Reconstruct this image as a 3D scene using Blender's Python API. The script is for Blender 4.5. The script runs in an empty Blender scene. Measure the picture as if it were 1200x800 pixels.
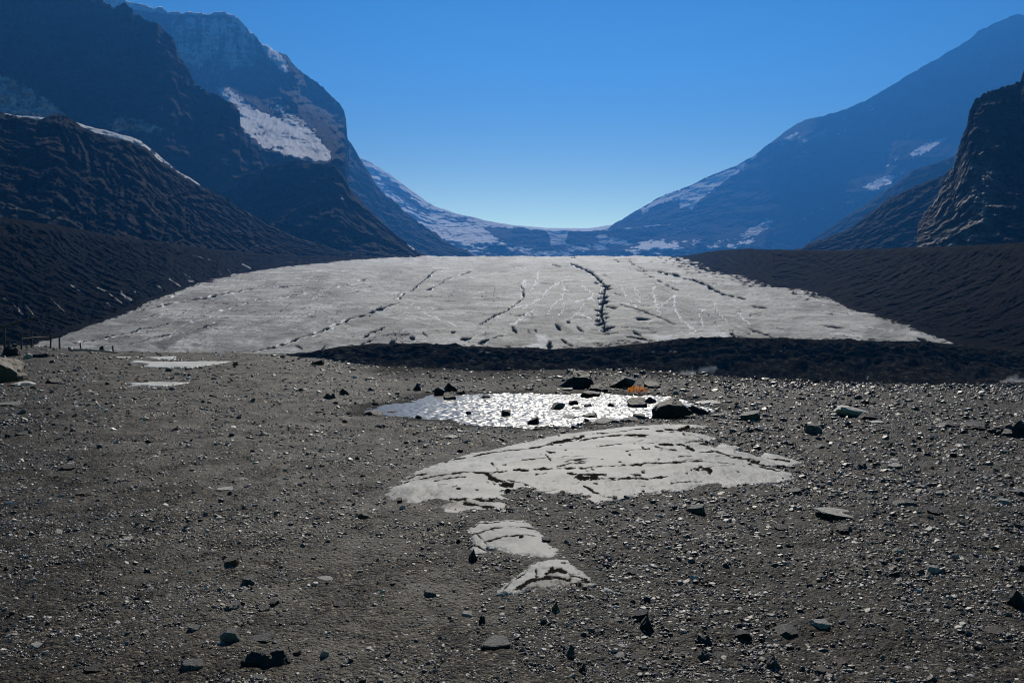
import bpy, math, random
import numpy as np
from mathutils import Vector

rng = np.random.default_rng(11)
random.seed(5)
scene = bpy.context.scene
col = scene.collection

# ------------------------------------------------------------------ camera geometry
F, HZ, CX, CY, CAMH = 998.0, 372.0, 600.0, 400.0, 1.7
TH = math.atan((CY - HZ) / F)
CT, ST = math.cos(TH), math.sin(TH)

def P(u, v, Y):
    """world point seen in direction (u, v) of the 1200x800 view at world distance Y"""
    u, v, Y = np.broadcast_arrays(np.asarray(u, float), np.asarray(v, float), np.asarray(Y, float))
    a = (u - CX) / F; b = (CY - v) / F
    dy = CT + b * ST; dz = -ST + b * CT
    s = Y / dy
    return a * s, Y.copy(), CAMH + dz * s

def PX(x, y, z):
    d = CT * y - ST * (z - CAMH)
    d = np.where(np.abs(d) < 1e-3, 1e-3, d)
    return CX + F * x / d, CY - F * (ST * y + CT * (z - CAMH)) / d

# ------------------------------------------------------------------ numpy noise
_perm = np.random.default_rng(3).permutation(256)
_perm = np.concatenate([_perm, _perm, _perm])
_g = np.random.default_rng(4).normal(size=(256, 3)); _g /= np.linalg.norm(_g, axis=1)[:, None]

def perlin(x, y, z):
    xi = np.floor(x).astype(np.int64); yi = np.floor(y).astype(np.int64); zi = np.floor(z).astype(np.int64)
    xf = x - xi; yf = y - yi; zf = z - zi
    f = lambda t: t * t * t * (t * (t * 6 - 15) + 10)
    u, v, w = f(xf), f(yf), f(zf)
    r = 0
    for dx in (0, 1):
        for dy in (0, 1):
            for dz in (0, 1):
                h = _perm[_perm[_perm[(xi + dx) & 255] + ((yi + dy) & 255)] + ((zi + dz) & 255)]
                g = _g[h]
                d = g[..., 0] * (xf - dx) + g[..., 1] * (yf - dy) + g[..., 2] * (zf - dz)
                r = r + d * (u if dx else 1 - u) * (v if dy else 1 - v) * (w if dz else 1 - w)
    return r * 1.6

def fbm(x, y, z=0.0, oct=5, gain=0.5):
    x, y, z = np.broadcast_arrays(np.asarray(x, float), np.asarray(y, float), np.asarray(z, float))
    s, a, f = 0, 1.0, 1.0
    for i in range(oct):
        s = s + a * perlin(x * f + 17.3 * i, y * f + 9.1 * i, z * f + 3.7 * i)
        a *= gain; f *= 2.03
    return s

def ridged(x, y, z=0.0, oct=5, gain=0.5):
    x, y, z = np.broadcast_arrays(np.asarray(x, float), np.asarray(y, float), np.asarray(z, float))
    s, a, f = 0, 1.0, 1.0
    for i in range(oct):
        s = s + a * (1 - 2 * np.abs(perlin(x * f + 7.3 * i, y * f + 5.1 * i, z * f + 1.7 * i)))
        a *= gain; f *= 2.07
    return s * 0.5

def ss(a, b, x):
    t = np.clip((x - a) / (b - a), 0, 1)
    return t * t * (3 - 2 * t)

# ------------------------------------------------------------------ painting helpers
def sdf_poly(X, Y, poly):
    """signed distance, positive inside"""
    sh = X.shape; x = X.ravel(); y = Y.ravel()
    d2 = np.full(x.shape, 1e18); inside = np.zeros(x.shape, bool)
    n = len(poly)
    for i in range(n):
        ax, ay = poly[i]; bx, by = poly[(i + 1) % n]
        ex, ey = bx - ax, by - ay
        L = ex * ex + ey * ey + 1e-12
        t = np.clip(((x - ax) * ex + (y - ay) * ey) / L, 0, 1)
        d2 = np.minimum(d2, (x - ax - t * ex) ** 2 + (y - ay - t * ey) ** 2)
        if abs(ey) > 1e-9:
            c = ((ay > y) != (by > y)) & (x < (bx - ax) * (y - ay) / (by - ay) + ax)
            inside ^= c
    d = np.sqrt(d2)
    return np.where(inside, d, -d).reshape(sh)

def near_box(U, V, pts, pad):
    p = np.array(pts)
    return (U > p[:, 0].min() - pad) & (U < p[:, 0].max() + pad) & (V > p[:, 1].min() - pad) & (V < p[:, 1].max() + pad)

def paint_poly(M, U, V, poly, soft=1.0, val=1.0, jit=None):
    k = near_box(U, V, poly, 6 * soft + 4)
    if not k.any(): return
    d = sdf_poly(U[k], V[k], poly)
    if jit is not None: d = d + jit[k]
    M[k] = np.maximum(M[k], val * ss(-soft, soft, d))

def dist_line(u, v, pts):
    d2 = np.full(u.shape, 1e18)
    if len(pts) == 1: pts = list(pts) + [pts[0]]
    for (ax, ay), (bx, by) in zip(pts[:-1], pts[1:]):
        ex, ey = bx - ax, by - ay
        L = ex * ex + ey * ey + 1e-12
        t = np.clip(((u - ax) * ex + (v - ay) * ey) / L, 0, 1)
        d2 = np.minimum(d2, (u - ax - t * ex) ** 2 + (v - ay - t * ey) ** 2)
    return np.sqrt(d2)

def paint_line(M, U, V, pts, w=1.0, val=1.0, soft=0.5):
    k = near_box(U, V, pts, w + 3)
    if not k.any(): return
    d = dist_line(U[k], V[k], pts)
    M[k] = np.maximum(M[k], val * (1 - ss(w - soft, w + soft, d)))

def paint_lens(M, U, V, c, a, b, ang=0.0, val=1.0):
    k = (abs(U - c[0]) < a + b + 2) & (abs(V - c[1]) < a + b + 2)
    if not k.any(): return
    du, dv = U[k] - c[0], V[k] - c[1]
    ca, sa = math.cos(ang), math.sin(ang)
    p = (du * ca + dv * sa) / a; q = (-du * sa + dv * ca) / b
    q = q / np.maximum(0.05, 1 - p * p * 0.9) ** 0.5
    r = np.sqrt(p * p * 0.9 + q * q)
    M[k] = np.maximum(M[k], val * (1 - ss(0.75, 1.15, r)))

# ------------------------------------------------------------------ mesh helpers
def raw_mesh(name, verts, faces_flat, nper, mat, attrs=None, smooth=True, parent=None, link=True):
    me = bpy.data.meshes.new(name)
    nv = len(verts); nf = len(faces_flat) // nper
    me.vertices.add(nv); me.vertices.foreach_set('co', np.ascontiguousarray(verts, np.float32).ravel())
    me.loops.add(nf * nper); me.loops.foreach_set('vertex_index', np.ascontiguousarray(faces_flat, np.int32))
    me.polygons.add(nf)
    me.polygons.foreach_set('loop_start', np.arange(0, nf * nper, nper, dtype=np.int32))
    me.polygons.foreach_set('use_smooth', np.full(nf, smooth))
    me.update(calc_edges=True); me.validate()
    for k, v in (attrs or {}).items():
        v = np.asarray(v)
        if v.ndim == 1:
            v = np.stack([v] * 3, 1)
        a = me.color_attributes.new(k, 'FLOAT_COLOR', 'POINT')
        c = np.ones((nv, 4), np.float32); c[:, :3] = v
        a.data.foreach_set('color', c.ravel())
    me.materials.append(mat)
    o = bpy.data.objects.new(name, me)
    if link: col.objects.link(o)
    if parent: o.parent = parent
    return o

def grid(name, X, Y, Z, mat, attrs=None, smooth=True):
    n, m = X.shape
    idx = np.arange(n * m).reshape(n, m)
    f = np.stack([idx[:-1, :-1], idx[:-1, 1:], idx[1:, 1:], idx[1:, :-1]], -1).reshape(-1)
    A = {k: (v.reshape(-1, 3) if v.ndim == 3 else v.ravel()) for k, v in (attrs or {}).items()}
    return raw_mesh(name, np.stack([X, Y, Z], -1).reshape(-1, 3), f, 4, mat, A, smooth)

def tag(o, label=None, cat=None, group=None, kind=None):
    if label: o['label'] = label
    if cat: o['category'] = cat
    if group: o['group'] = group
    if kind: o['kind'] = kind
    return o

def empty(name, loc):
    o = bpy.data.objects.new(name, None); o.location = loc; o.empty_display_size = 0.2
    col.objects.link(o); return o

# ------------------------------------------------------------------ materials
class NT:
    def __init__(s, name):
        s.m = bpy.data.materials.new(name); s.m.use_nodes = True
        s.t = s.m.node_tree; s.t.nodes.clear()
        s.out = s.n('ShaderNodeOutputMaterial'); s.b = s.n('ShaderNodeBsdfPrincipled')
        s.l(s.b.outputs[0], s.out.inputs['Surface'])
        s.co = s.n('ShaderNodeNewGeometry').outputs['Position']
    def n(s, t, **k):
        x = s.t.nodes.new(t)
        for a, b in k.items(): setattr(x, a, b)
        return x
    def l(s, a, b): s.t.links.new(a, b)
    def set(s, sock, v):
        if isinstance(v, bpy.types.NodeSocket): s.l(v, sock)
        else:
            if isinstance(v, tuple) and len(v) == 3 and len(sock.default_value) == 4: v = v + (1,)
            sock.default_value = v
    def noise(s, scale, detail=6, rough=0.55, vec=None, dist=0.0):
        x = s.n('ShaderNodeTexNoise'); s.l(vec or s.co, x.inputs['Vector'])
        x.inputs['Scale'].default_value = scale; x.inputs['Detail'].default_value = detail
        x.inputs['Roughness'].default_value = rough; x.inputs['Distortion'].default_value = dist
        return x.outputs['Fac']
    def voro(s, scale, feature='F1', out='Distance', vec=None, rand=1.0):
        x = s.n('ShaderNodeTexVoronoi', feature=feature); s.l(vec or s.co, x.inputs['Vector'])
        x.inputs['Scale'].default_value = scale; x.inputs['Randomness'].default_value = rand
        return x.outputs[out]
    def scale(s, v, sc):
        x = s.n('ShaderNodeMapping'); s.l(v or s.co, x.inputs['Vector']); x.inputs['Scale'].default_value = sc
        return x.outputs[0]
    def ramp(s, f, pts, interp='LINEAR'):
        x = s.n('ShaderNodeValToRGB'); s.l(f, x.inputs[0]); e = x.color_ramp.elements
        x.color_ramp.interpolation = interp
        while len(e) < len(pts): e.new(0.5)
        for i, (p, c) in enumerate(pts):
            e[i].position = p
            if not isinstance(c, tuple): c = (c, c, c)
            e[i].color = (*c, 1)
        return x.outputs[0]
    def mix(s, f, a, b, mode='MIX'):
        x = s.n('ShaderNodeMix', data_type='RGBA', blend_type=mode)
        s.set(x.inputs[0], f); s.set(x.inputs[6], a); s.set(x.inputs[7], b)
        return x.outputs[2]
    def math(s, op, a, b=0.0, c=None, clamp=False):
        x = s.n('ShaderNodeMath', operation=op, use_clamp=clamp)
        s.set(x.inputs[0], a); s.set(x.inputs[1], b)
        if c is not None: s.set(x.inputs[2], c)
        return x.outputs[0]
    def attr(s, name):
        x = s.n('ShaderNodeAttribute', attribute_name=name); return x.outputs['Color'], x.outputs['Fac']
    def sep(s, c):
        x = s.n('ShaderNodeSeparateColor'); s.l(c, x.inputs[0]); return x.outputs
    def bump(s, h, strength=0.5, dist=0.1, prev=None):
        x = s.n('ShaderNodeBump'); s.l(h, x.inputs['Height'])
        s.set(x.inputs['Strength'], strength); x.inputs['Distance'].default_value = dist
        if prev: s.l(prev, x.inputs['Normal'])
        return x.outputs[0]
    def fin(s, color, rough=0.8, normal=None, spec=0.3):
        s.set(s.b.inputs['Base Color'], color); s.set(s.b.inputs['Roughness'], rough)
        s.set(s.b.inputs['Specular IOR Level'], spec)
        if normal: s.l(normal, s.b.inputs['Normal'])
        return s.m

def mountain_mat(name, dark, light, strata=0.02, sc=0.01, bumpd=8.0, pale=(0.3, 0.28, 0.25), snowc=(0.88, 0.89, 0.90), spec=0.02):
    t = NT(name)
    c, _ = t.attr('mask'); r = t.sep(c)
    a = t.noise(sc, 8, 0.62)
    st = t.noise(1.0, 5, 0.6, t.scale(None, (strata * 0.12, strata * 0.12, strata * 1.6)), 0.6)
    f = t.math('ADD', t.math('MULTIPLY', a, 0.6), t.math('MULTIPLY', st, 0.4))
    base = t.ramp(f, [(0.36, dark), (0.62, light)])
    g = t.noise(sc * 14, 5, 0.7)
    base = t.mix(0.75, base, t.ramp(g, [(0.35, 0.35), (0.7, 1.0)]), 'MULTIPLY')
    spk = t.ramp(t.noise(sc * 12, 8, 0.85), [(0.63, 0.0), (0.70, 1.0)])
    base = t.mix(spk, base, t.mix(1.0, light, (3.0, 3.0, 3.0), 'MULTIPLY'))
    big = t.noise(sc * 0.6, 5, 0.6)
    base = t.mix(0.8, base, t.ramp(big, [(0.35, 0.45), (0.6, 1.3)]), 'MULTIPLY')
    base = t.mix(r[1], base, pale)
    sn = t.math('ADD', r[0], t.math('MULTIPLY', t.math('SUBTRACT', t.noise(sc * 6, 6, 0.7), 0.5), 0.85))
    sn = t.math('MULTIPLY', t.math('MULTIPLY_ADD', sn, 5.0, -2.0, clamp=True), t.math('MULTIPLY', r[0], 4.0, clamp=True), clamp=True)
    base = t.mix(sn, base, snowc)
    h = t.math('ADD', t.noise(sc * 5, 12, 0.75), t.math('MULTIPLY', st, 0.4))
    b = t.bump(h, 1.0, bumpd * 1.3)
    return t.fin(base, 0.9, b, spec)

def gravel_ground_mat():
    t = NT('gravel_ground')
    c, _ = t.attr('mask'); r = t.sep(c)
    v1 = t.voro(38.0); v2 = t.voro(95.0); vc = t.voro(38.0, out='Color'); vc2 = t.voro(95.0, out='Color')
    br = t.math('MULTIPLY_ADD', t.sep(vc)[0], 0.6, 0.0)
    br = t.math('ADD', br, t.math('MULTIPLY', t.sep(vc2)[1], 0.4))
    base = t.ramp(br, [(0.12, (0.006, 0.005, 0.0038)), (0.5, (0.034, 0.029, 0.0205)), (0.76, (0.115, 0.099, 0.072)), (0.93, (0.40, 0.355, 0.27))])
    pat = t.noise(0.55, 7, 0.6, None, 0.3)
    base = t.mix(1.0, base, t.ramp(pat, [(0.33, (0.72, 0.68, 0.62)), (0.56, (1.0, 0.98, 0.94)), (0.72, (1.5, 1.45, 1.36))]), 'MULTIPLY')
    base = t.mix(0.7, base, t.ramp(t.voro(9.0, out='Color'), [(0.15, 0.45), (0.6, 1.0), (0.9, 1.6)]), 'MULTIPLY')
    base = t.mix(0.7, base, t.ramp(t.noise(3.5, 8, 0.8), [(0.36, 0.4), (0.5, 0.95), (0.66, 1.7)]), 'MULTIPLY')
    base = t.mix(1.0, base, t.ramp(r[0], [(0.2, (0.62, 0.60, 0.56)), (0.9, (1.1, 1.1, 1.08))]), 'MULTIPLY')
    silt = t.ramp(t.noise(1.3, 8, 0.65), [(0.42, 0.0), (0.62, 0.9)])
    base = t.mix(t.math('MULTIPLY', silt, r[0]), base, (0.185, 0.168, 0.132))
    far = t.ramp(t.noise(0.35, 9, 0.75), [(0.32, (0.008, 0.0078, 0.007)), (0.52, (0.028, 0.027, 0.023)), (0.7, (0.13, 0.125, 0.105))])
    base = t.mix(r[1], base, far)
    base = t.mix(r[2], base, (0.5, 0.5, 0.48))
    h = t.math('ADD', t.math('MULTIPLY', v1, -1.0), t.math('MULTIPLY', v2, -0.5))
    hb = t.bump(t.noise(0.9, 10, 0.8), r[1], 1.2)
    b = t.bump(t.noise(9.0, 9, 0.72), 0.8, 0.04, hb)
    b = t.bump(h, 0.9, 0.02, b)
    sp = t.math('MULTIPLY', t.math('SUBTRACT', 1.0, r[1]), 0.10)
    return t.fin(base, 0.62, b, sp)

def glacier_mat():
    t = NT('glacier_ice')
    c, _ = t.attr('mask'); r = t.sep(c)
    c2, _ = t.attr('tone'); q = t.sep(c2)
    st = t.noise(1.0, 8, 0.66, t.scale(None, (0.02, 0.028, 0.02)), 0.8)
    fine = t.noise(0.35, 7, 0.75)
    base = t.ramp(st, [(0.3, (0.24, 0.235, 0.205)), (0.5, (0.47, 0.462, 0.415)), (0.68, (0.70, 0.69, 0.635))])
    base = t.mix(1.0, base, t.ramp(fine, [(0.3, 0.4), (0.43, 0.85), (0.58, 1.05), (0.68, 1.5)]), 'MULTIPLY')
    base = t.mix(q[0], base, (0.17, 0.165, 0.15))
    base = t.mix(q[1], base, (0.70, 0.70, 0.68))
    base = t.mix(q[2], base, (0.05, 0.047, 0.042))
    base = t.mix(r[1], base, (0.95, 0.95, 0.93))  # white lines: sun glint on meltwater and sunlit crevasse lips, painted in
    base = t.mix(r[0], base, (0.012, 0.021, 0.027))  # dark blue crevasse ice, darkened further for the shade inside the cuts
    h = t.math('ADD', t.noise(0.12, 9, 0.75), t.math('MULTIPLY', t.noise(0.9, 6, 0.7), 0.35))
    b = t.bump(h, 0.7, 3.5)
    cl = t.math('MAXIMUM', r[0], q[2])
    return t.fin(base, 0.65, b, t.math('MULTIPLY_ADD', cl, -0.09, 0.09, clamp=True))

def slab_mat(k=1.0, name='polished_bedrock'):
    t = NT(name)
    c, _ = t.attr('mask'); r = t.sep(c)
    a = t.noise(1.0, 6, 0.6, t.scale(None, (0.7, 2.2, 1.0)), 0.3)
    base = t.ramp(a, [(0.3, (0.24, 0.238, 0.217)), (0.5, (0.36, 0.358, 0.328)), (0.68, (0.46, 0.458, 0.423))])
    if k != 1: base = t.mix(1.0, base, (k, k, k), 'MULTIPLY')
    f = t.noise(40.0, 5, 0.7)
    base = t.mix(0.5, base, t.ramp(f, [(0.3, 0.72), (0.6, 1.05)]), 'MULTIPLY')
    sp = t.ramp(t.noise(16.0, 6, 0.8), [(0.29, 0.0), (0.33, 1.0)])
    base = t.mix(sp, (0.07, 0.065, 0.055), base)
    strk = t.noise(1.0, 4, 0.5, t.scale(None, (1.5, 60.0, 10.0)))
    base = t.mix(0.35, base, t.ramp(strk, [(0.35, 0.8), (0.65, 1.1)]), 'MULTIPLY')
    base = t.mix(r[1], base, (0.12, 0.11, 0.095))
    base = t.mix(r[0], base, (0.02, 0.018, 0.015))
    b = t.bump(t.noise(14.0, 9, 0.75), 0.5, 0.006)
    return t.fin(base, 0.6, b, t.math('MULTIPLY_ADD', r[0], -0.16, 0.16))

def rock_mat(name, dark, light, scale=6.0, spec=0.45, rough=0.55, rnd=0.35):
    t = NT(name)
    tc = t.n('ShaderNodeTexCoord').outputs['Object']
    oi = t.n('ShaderNodeObjectInfo').outputs['Random']
    a = t.noise(2.2, 8, 0.65, tc, 0.4)
    base = t.ramp(a, [(0.32, dark), (0.68, light)])
    st = t.noise(1.0, 4, 0.6, t.scale(tc, (1.2, 1.2, 9.0)))
    base = t.mix(0.5, base, t.ramp(st, [(0.35, 0.6), (0.65, 1.2)]), 'MULTIPLY')
    base = t.mix(1.0, base, t.mix(oi, (1 - rnd, 1 - rnd, 1 - rnd * 1.1), (1 + rnd, 1 + rnd * .96, 1 + rnd * .9)), 'MULTIPLY')
    b = t.bump(t.noise(5.0, 9, 0.75, tc), 0.7, 0.08)
    return t.fin(base, rough, b, spec)

def gravel_stone_mat():
    t = NT('gravel_stones')
    c, _ = t.attr('tint')
    base = t.mix(0.6, c, t.ramp(t.noise(60.0, 4, 0.7), [(0.3, 0.55), (0.7, 1.25)]), 'MULTIPLY')
    b = t.bump(t.noise(90.0, 5, 0.7), 0.4, 0.006)
    return t.fin(base, 0.5, b, 0.55)

def water_mat():
    t = NT('pond_water')
    n1 = t.noise(10.0, 4, 0.6, t.scale(None, (1.0, 1.0, 1.0)), 0.4)
    n2 = t.noise(42.0, 4, 0.7)
    h = t.math('ADD', n1, t.math('MULTIPLY', n2, 0.38))
    # calmer water close in under the left shore
    b = t.bump(h, 0.25, 0.01)
    m = t.fin((0.05, 0.052, 0.048), 0.32, b, 0.5)
    t.b.inputs['IOR'].default_value = 1.33
    t.b.inputs['Specular IOR Level'].default_value = 0.6
    return m

def simple_mat(name, c, rough=0.8, sc=20.0):
    t = NT(name)
    base = t.mix(0.6, c, t.ramp(t.noise(sc, 5, 0.7), [(0.3, 0.5), (0.7, 1.3)]), 'MULTIPLY')
    return t.fin(base, rough, t.bump(t.noise(sc, 5, 0.7), 0.4, 0.02), 0.3)

M_GROUND = gravel_ground_mat(); M_ICE = glacier_mat(); M_SLAB = slab_mat(); M_SLAB2 = slab_mat(1.6, 'pale_bedrock'); M_WATER = water_mat(); M_GRAV = gravel_stone_mat()  # second slab material is a paler copy for the thin left slabs
M_R_DARK = rock_mat('dark_rock', (0.010, 0.009, 0.008), (0.04, 0.035, 0.029))
M_R_GREY = rock_mat('grey_rock', (0.085, 0.08, 0.068), (0.22, 0.208, 0.18))
M_R_PALE = rock_mat('pale_rock', (0.40, 0.37, 0.315), (0.66, 0.62, 0.54), rnd=0.2)
M_R_TAN = rock_mat('brown_rock', (0.055, 0.036, 0.022), (0.15, 0.10, 0.065))

# ------------------------------------------------------------------ glacier surface
gY = np.array([300, 430, 450, 700, 1100, 1600, 1950, 2200, 2350, 2600, 3200, 4200.0])
gZ0 = -15 + (gY - 450) * 0.1
gZ0[6:] = [134.5, 159.5, 166, 160, 130, 100]
def glac_z(Y): return np.interp(Y, gY, gZ0)
_yy = np.linspace(400, 2200, 3000)
_vv = PX(0 * _yy, _yy, glac_z(_yy))[1]
def glac_Y(v):
    return np.interp(v, _vv[::-1], _yy[::-1])

# ------------------------------------------------------------------ ground height
E_U = np.array([-400, 0, 60, 120, 200, 300, 380, 450, 560, 650, 740, 800, 900, 1000, 1100, 1200, 1600.])
E_V = np.array([404, 404, 406, 411, 413, 414, 420, 430, 436, 433, 432, 438, 444, 447, 450, 448, 446.])
E_Y = np.array([46, 46, 45, 43, 42, 40, 36, 31, 28, 27, 27, 29, 30, 30, 29, 29, 29.])
B_U = np.array([-400, 0, 250, 350, 400, 440, 470, 520, 600, 640, 700, 760, 800, 850, 900, 1000, 1060, 1130, 1200, 1260, 1600.])
B_V = np.array([424, 424, 424, 416, 407, 403, 403, 405.5, 408, 410, 408, 402, 398.5, 397.5, 397, 399, 401, 403.5, 410, 412, 412.])
POND = [(428,482),(436,478),(452,475),(480,471),(492,466),(505,462.5),(530,463.5),(560,462),(590,460.5),(620,461),(660,462),(700,460.5),(740,463),(790,465),(810,472),(838,481),(828,486),(800,485),(765,490),(740,491),(722,494),(690,494),(668,500),(640,499),(620,502),(580,500),(550,497),(528,492),(500,491),(480,489),(455,487),(436,486)]
WZ = -0.05
def px_to_plane(pts, z):
    out = []
    for u, v in pts:
        a = (u - CX) / F; b = (CY - v) / F
        d = np.array([a, CT + b * ST, -ST + b * CT]); s = (z - CAMH) / d[2]
        out.append((d[0] * s, d[1] * s))
    return out
POND_W = px_to_plane(POND, WZ)

def H(x, y, info=False):
    x = np.asarray(x, float); y = np.asarray(y, float)
    u = np.clip(CX + F * x / np.maximum(y, 0.3) * 1.0, -399, 1599)
    Ye = np.interp(u, E_U, E_Y); ve = np.interp(u, E_U, E_V)
    ze = CAMH - (ve - HZ) / F * Ye
    nz = fbm(x * 0.22, y * 0.22, 2.0, 5) * 0.07 * ss(1, 8, y)
    near = ze * ss(16, 1, 0) * 0 + ze * ss(18, 1.0, 0)
    near = ze * ss(0, 1, (y - 18.0) / np.maximum(Ye - 18.0, 1)) + nz
    # berm behind the pond
    near = near + 0.10 * np.exp(-((y - 22.5) / 1.6) ** 2) * ss(500, 640, u) * (1 - ss(800, 900, u)) * (0.6 + 0.8 * fbm(x * 0.9, y * 0.9, 5.0, 4))
    near = near + 0.03 * fbm(x * 1.6, y * 1.6, 7.0, 5) * ss(2, 6, y)
    t = np.clip(y - Ye, 0, None)
    drop = 26.5 * (1 - np.exp(-(t / 22.0) ** 1.5))
    far = ze - drop + fbm(x * 0.03, y * 0.03, 3.0, 6) * 3.0 * ss(10, 60, t)
    z = np.where(y < Ye, near, far + nz * np.exp(-t / 5))
    # moraine bank in front of the ice
    vb = np.interp(u, B_U, B_V)
    Yb = 425 + 18 * fbm(u * 0.008, 3.1, 0.0, 3)
    zb = CAMH - (vb - HZ) / F * Yb
    up = ss(0, 1, (y - 350) / (Yb - 350)) ** 0.8
    rough = 2.6 * ridged(x * 0.025, y * 0.05, 1.0, 6, .55) + 1.5 * fbm(x * 0.12, y * 0.16, 4, 6, .6)
    bank = z * (1 - up) + up * zb + rough * ss(330, 380, y) * (1 - 0.8 * ss(400, 425, y)) 
    back = zb - (y - Yb) * 0.35
    z = np.where(y < 330, z, np.where(y < Yb, bank, np.maximum(back, -34)))
    # pond basin
    k = (y > 11) & (y < 23) & (np.abs(x) < 8)
    if k.any():
        z = z.copy() if z.ndim else np.array([float(z)])
        xk, yk = (x[k], y[k]) if x.ndim else (x[None], y[None])
        d = sdf_poly(xk, yk, POND_W) + 0.10 * fbm(xk * 2.2, yk * 1.6, 0, 4)
        zk = z[k]
        basin = np.where(d > 0, WZ - 0.22 * d / (1 + d), WZ - 0.06 * d)
        w = ss(-1.6, -0.3, d)
        z[k] = zk * (1 - w) + w * np.where(d > -0.3, basin, np.maximum(basin, zk * 0 + WZ + 0.018)) + 0.006 * fbm(xk * 6, yk * 6, 1, 3)
    return z

def ground_hit(u, v):
    a = (u - CX) / F; b = (CY - v) / F
    d = np.array([a, CT + b * ST, -ST + b * CT])
    ys = np.concatenate([np.linspace(2.5, 60, 1600), np.linspace(60, 460, 400)])
    s = ys / d[1]
    zz = CAMH + d[2] * s; hh = H(d[0] * s, ys)
    hh = np.where(ys < 21, np.maximum(hh, WZ - .01), hh)
    k = np.nonzero(zz <= hh)[0]
    i = k[0] if len(k) else 1500
    return d[0] * s[i], ys[i], float(hh[i])

# ------------------------------------------------------------------ ground sheet
us = np.concatenate([np.arange(-3000, -160, 60), np.arange(-160, 1360, 1.5), np.arange(1360, 4200, 60)])
Ya = CAMH * F / (np.arange(1500, 900, -6.0) - HZ)
Yb_ = CAMH * F / (np.arange(900, 404, -0.75) - HZ)
Yc = np.concatenate([np.geomspace(Yb_[-1] * 1.004, 380, 260), np.arange(381, 470, 0.5)])
Yd = np.geomspace(490, 15500, 46)
Ys = np.concatenate([[0.4, 0.8], Ya[Ya > 1.0], Yb_, Yc, Yd])
UU, YY = np.meshgrid(us, Ys)
XX = (UU - CX) / F * YY
ZZ = H(XX, YY)
ZZ = np.where(YY > 480, np.maximum(ZZ, -34) * 0 - 34, ZZ)
pU, pV = PX(XX, YY, ZZ)
fine = (YY > 2) & (YY < 60)
ZZ = ZZ + np.where(fine, (0.010 * fbm(XX * 7, YY * 7, 1, 3) + 0.006 * ridged(XX * 17, YY * 17, 1, 3)) * ss(0, 1, 1 - YY / 90), 0)
mask = np.zeros(UU.shape + (3,))
track = np.exp(-((pU - 300 - (pV - 500) * 0.5) / 170.0) ** 2) * 1.2
mask[..., 0] = np.clip(0.25 + track, 0, 1) * (YY < 60)
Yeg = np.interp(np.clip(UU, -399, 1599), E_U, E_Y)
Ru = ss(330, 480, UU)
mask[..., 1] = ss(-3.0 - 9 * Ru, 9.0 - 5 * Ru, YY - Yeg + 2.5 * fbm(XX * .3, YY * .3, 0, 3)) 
wetk = (YY > 11) & (YY < 23) & (np.abs(XX) < 8)
wd_ = sdf_poly(XX[wetk], YY[wetk], POND_W)
mask[..., 1][wetk] = np.maximum(mask[..., 1][wetk], 0.75 * ss(-0.9, -0.1, wd_ + .25 * fbm(XX[wetk] * 2, YY[wetk] * 2, 0, 3)))
lm = np.zeros(UU.shape)
jj = 1.2 * fbm(XX * 0.12, YY * 0.12, 0, 4)
for pl in ([(795,437),(815,434),(835,430),(842,430),(832,434),(815,438),(800,439)], [(1172,446),(1185,444),(1205,443),(1205,447),(1180,448)]):
    paint_poly(lm, pU, pV, pl, 0.8, 1.0, jj)
for (a, b) in ((563,412),(571,413),(785,411),(790,412),(767,412),(919,408),(915,411),(620,431),(1016,443),(1021,442)):
    paint_lens(lm, pU + jj, pV + .5 * jj, (a, b), 2.6, .7, -0.2, .8)
mask[..., 2] = lm
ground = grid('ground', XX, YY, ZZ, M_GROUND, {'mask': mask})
tag(ground, kind='structure')
ground['label'] = 'dark stony gravel plain dropping to a black moraine bank before the ice'

# pond
ux = np.arange(-4.3, 5.3, .022); uy = np.arange(12.0, 21.5, .024)
WX, WY = np.meshgrid(ux, uy)
wd = sdf_poly(WX, WY, POND_W)
keep = wd > -0.45
idx = np.arange(WX.size).reshape(WX.shape)
q = keep[:-1, :-1] & keep[:-1, 1:] & keep[1:, 1:] & keep[1:, :-1]
fc = np.stack([idx[:-1, :-1][q], idx[:-1, 1:][q], idx[1:, 1:][q], idx[1:, :-1][q]], -1).reshape(-1)
used, inv = np.unique(fc, return_inverse=True)
calm = ss(-2.6, -0.9, WX - 0.10 * (WY - 15)) * 0.9 + 0.1 + .25 * fbm(WX * .5, WY * .5, 0, 3)
wav = 0.016 * calm * (fbm(WX * 9 + WY * 1.5, WY * 10, 0.3, 2, .5) + .3 * perlin(WX * 19, WY * 18, WX * 0 + 3.3))
wv = np.stack([WX.ravel(), WY.ravel(), WZ + wav.ravel()], -1)[used]
pond = raw_mesh('water', wv, inv, 4, M_WATER)
tag(pond, 'shallow meltwater pond glittering in the sun on the gravel', kind='structure')

# ------------------------------------------------------------------ glacier
gu = np.arange(10, 1200, 0.8)
gv = np.concatenate([np.arange(424, 300.2, -0.4)])
Yr = np.concatenate([glac_Y(gv), np.array([2230, 2300, 2450, 2700, 3200, 4000.0])])
GU, GYY = np.meshgrid(gu, Yr)
GX = (GU - CX) / F * GYY
GZ = glac_z(GYY)
GV = PX(GX, GYY, GZ)[1]
GU0 = PX(GX, GYY, GZ)[0]
jx = 0.9 * fbm(GU0 * 0.2, GV * 0.4, 0, 4); jy = 0.45 * fbm(GU0 * 0.11, GV * 0.25, 9, 4)
Uj, Vj = GU0 + jx, GV + jy
cre = np.zeros(GU.shape); wht = np.zeros(GU.shape); tone = np.zeros(GU.shape + (3,))
def A_(l): return [(x / 4.0, 290 + y / 4.0) for x, y in l]
def B_(l): return [(280 + x / 4.286, 290 + y / 4.286) for x, y in l]
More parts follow.
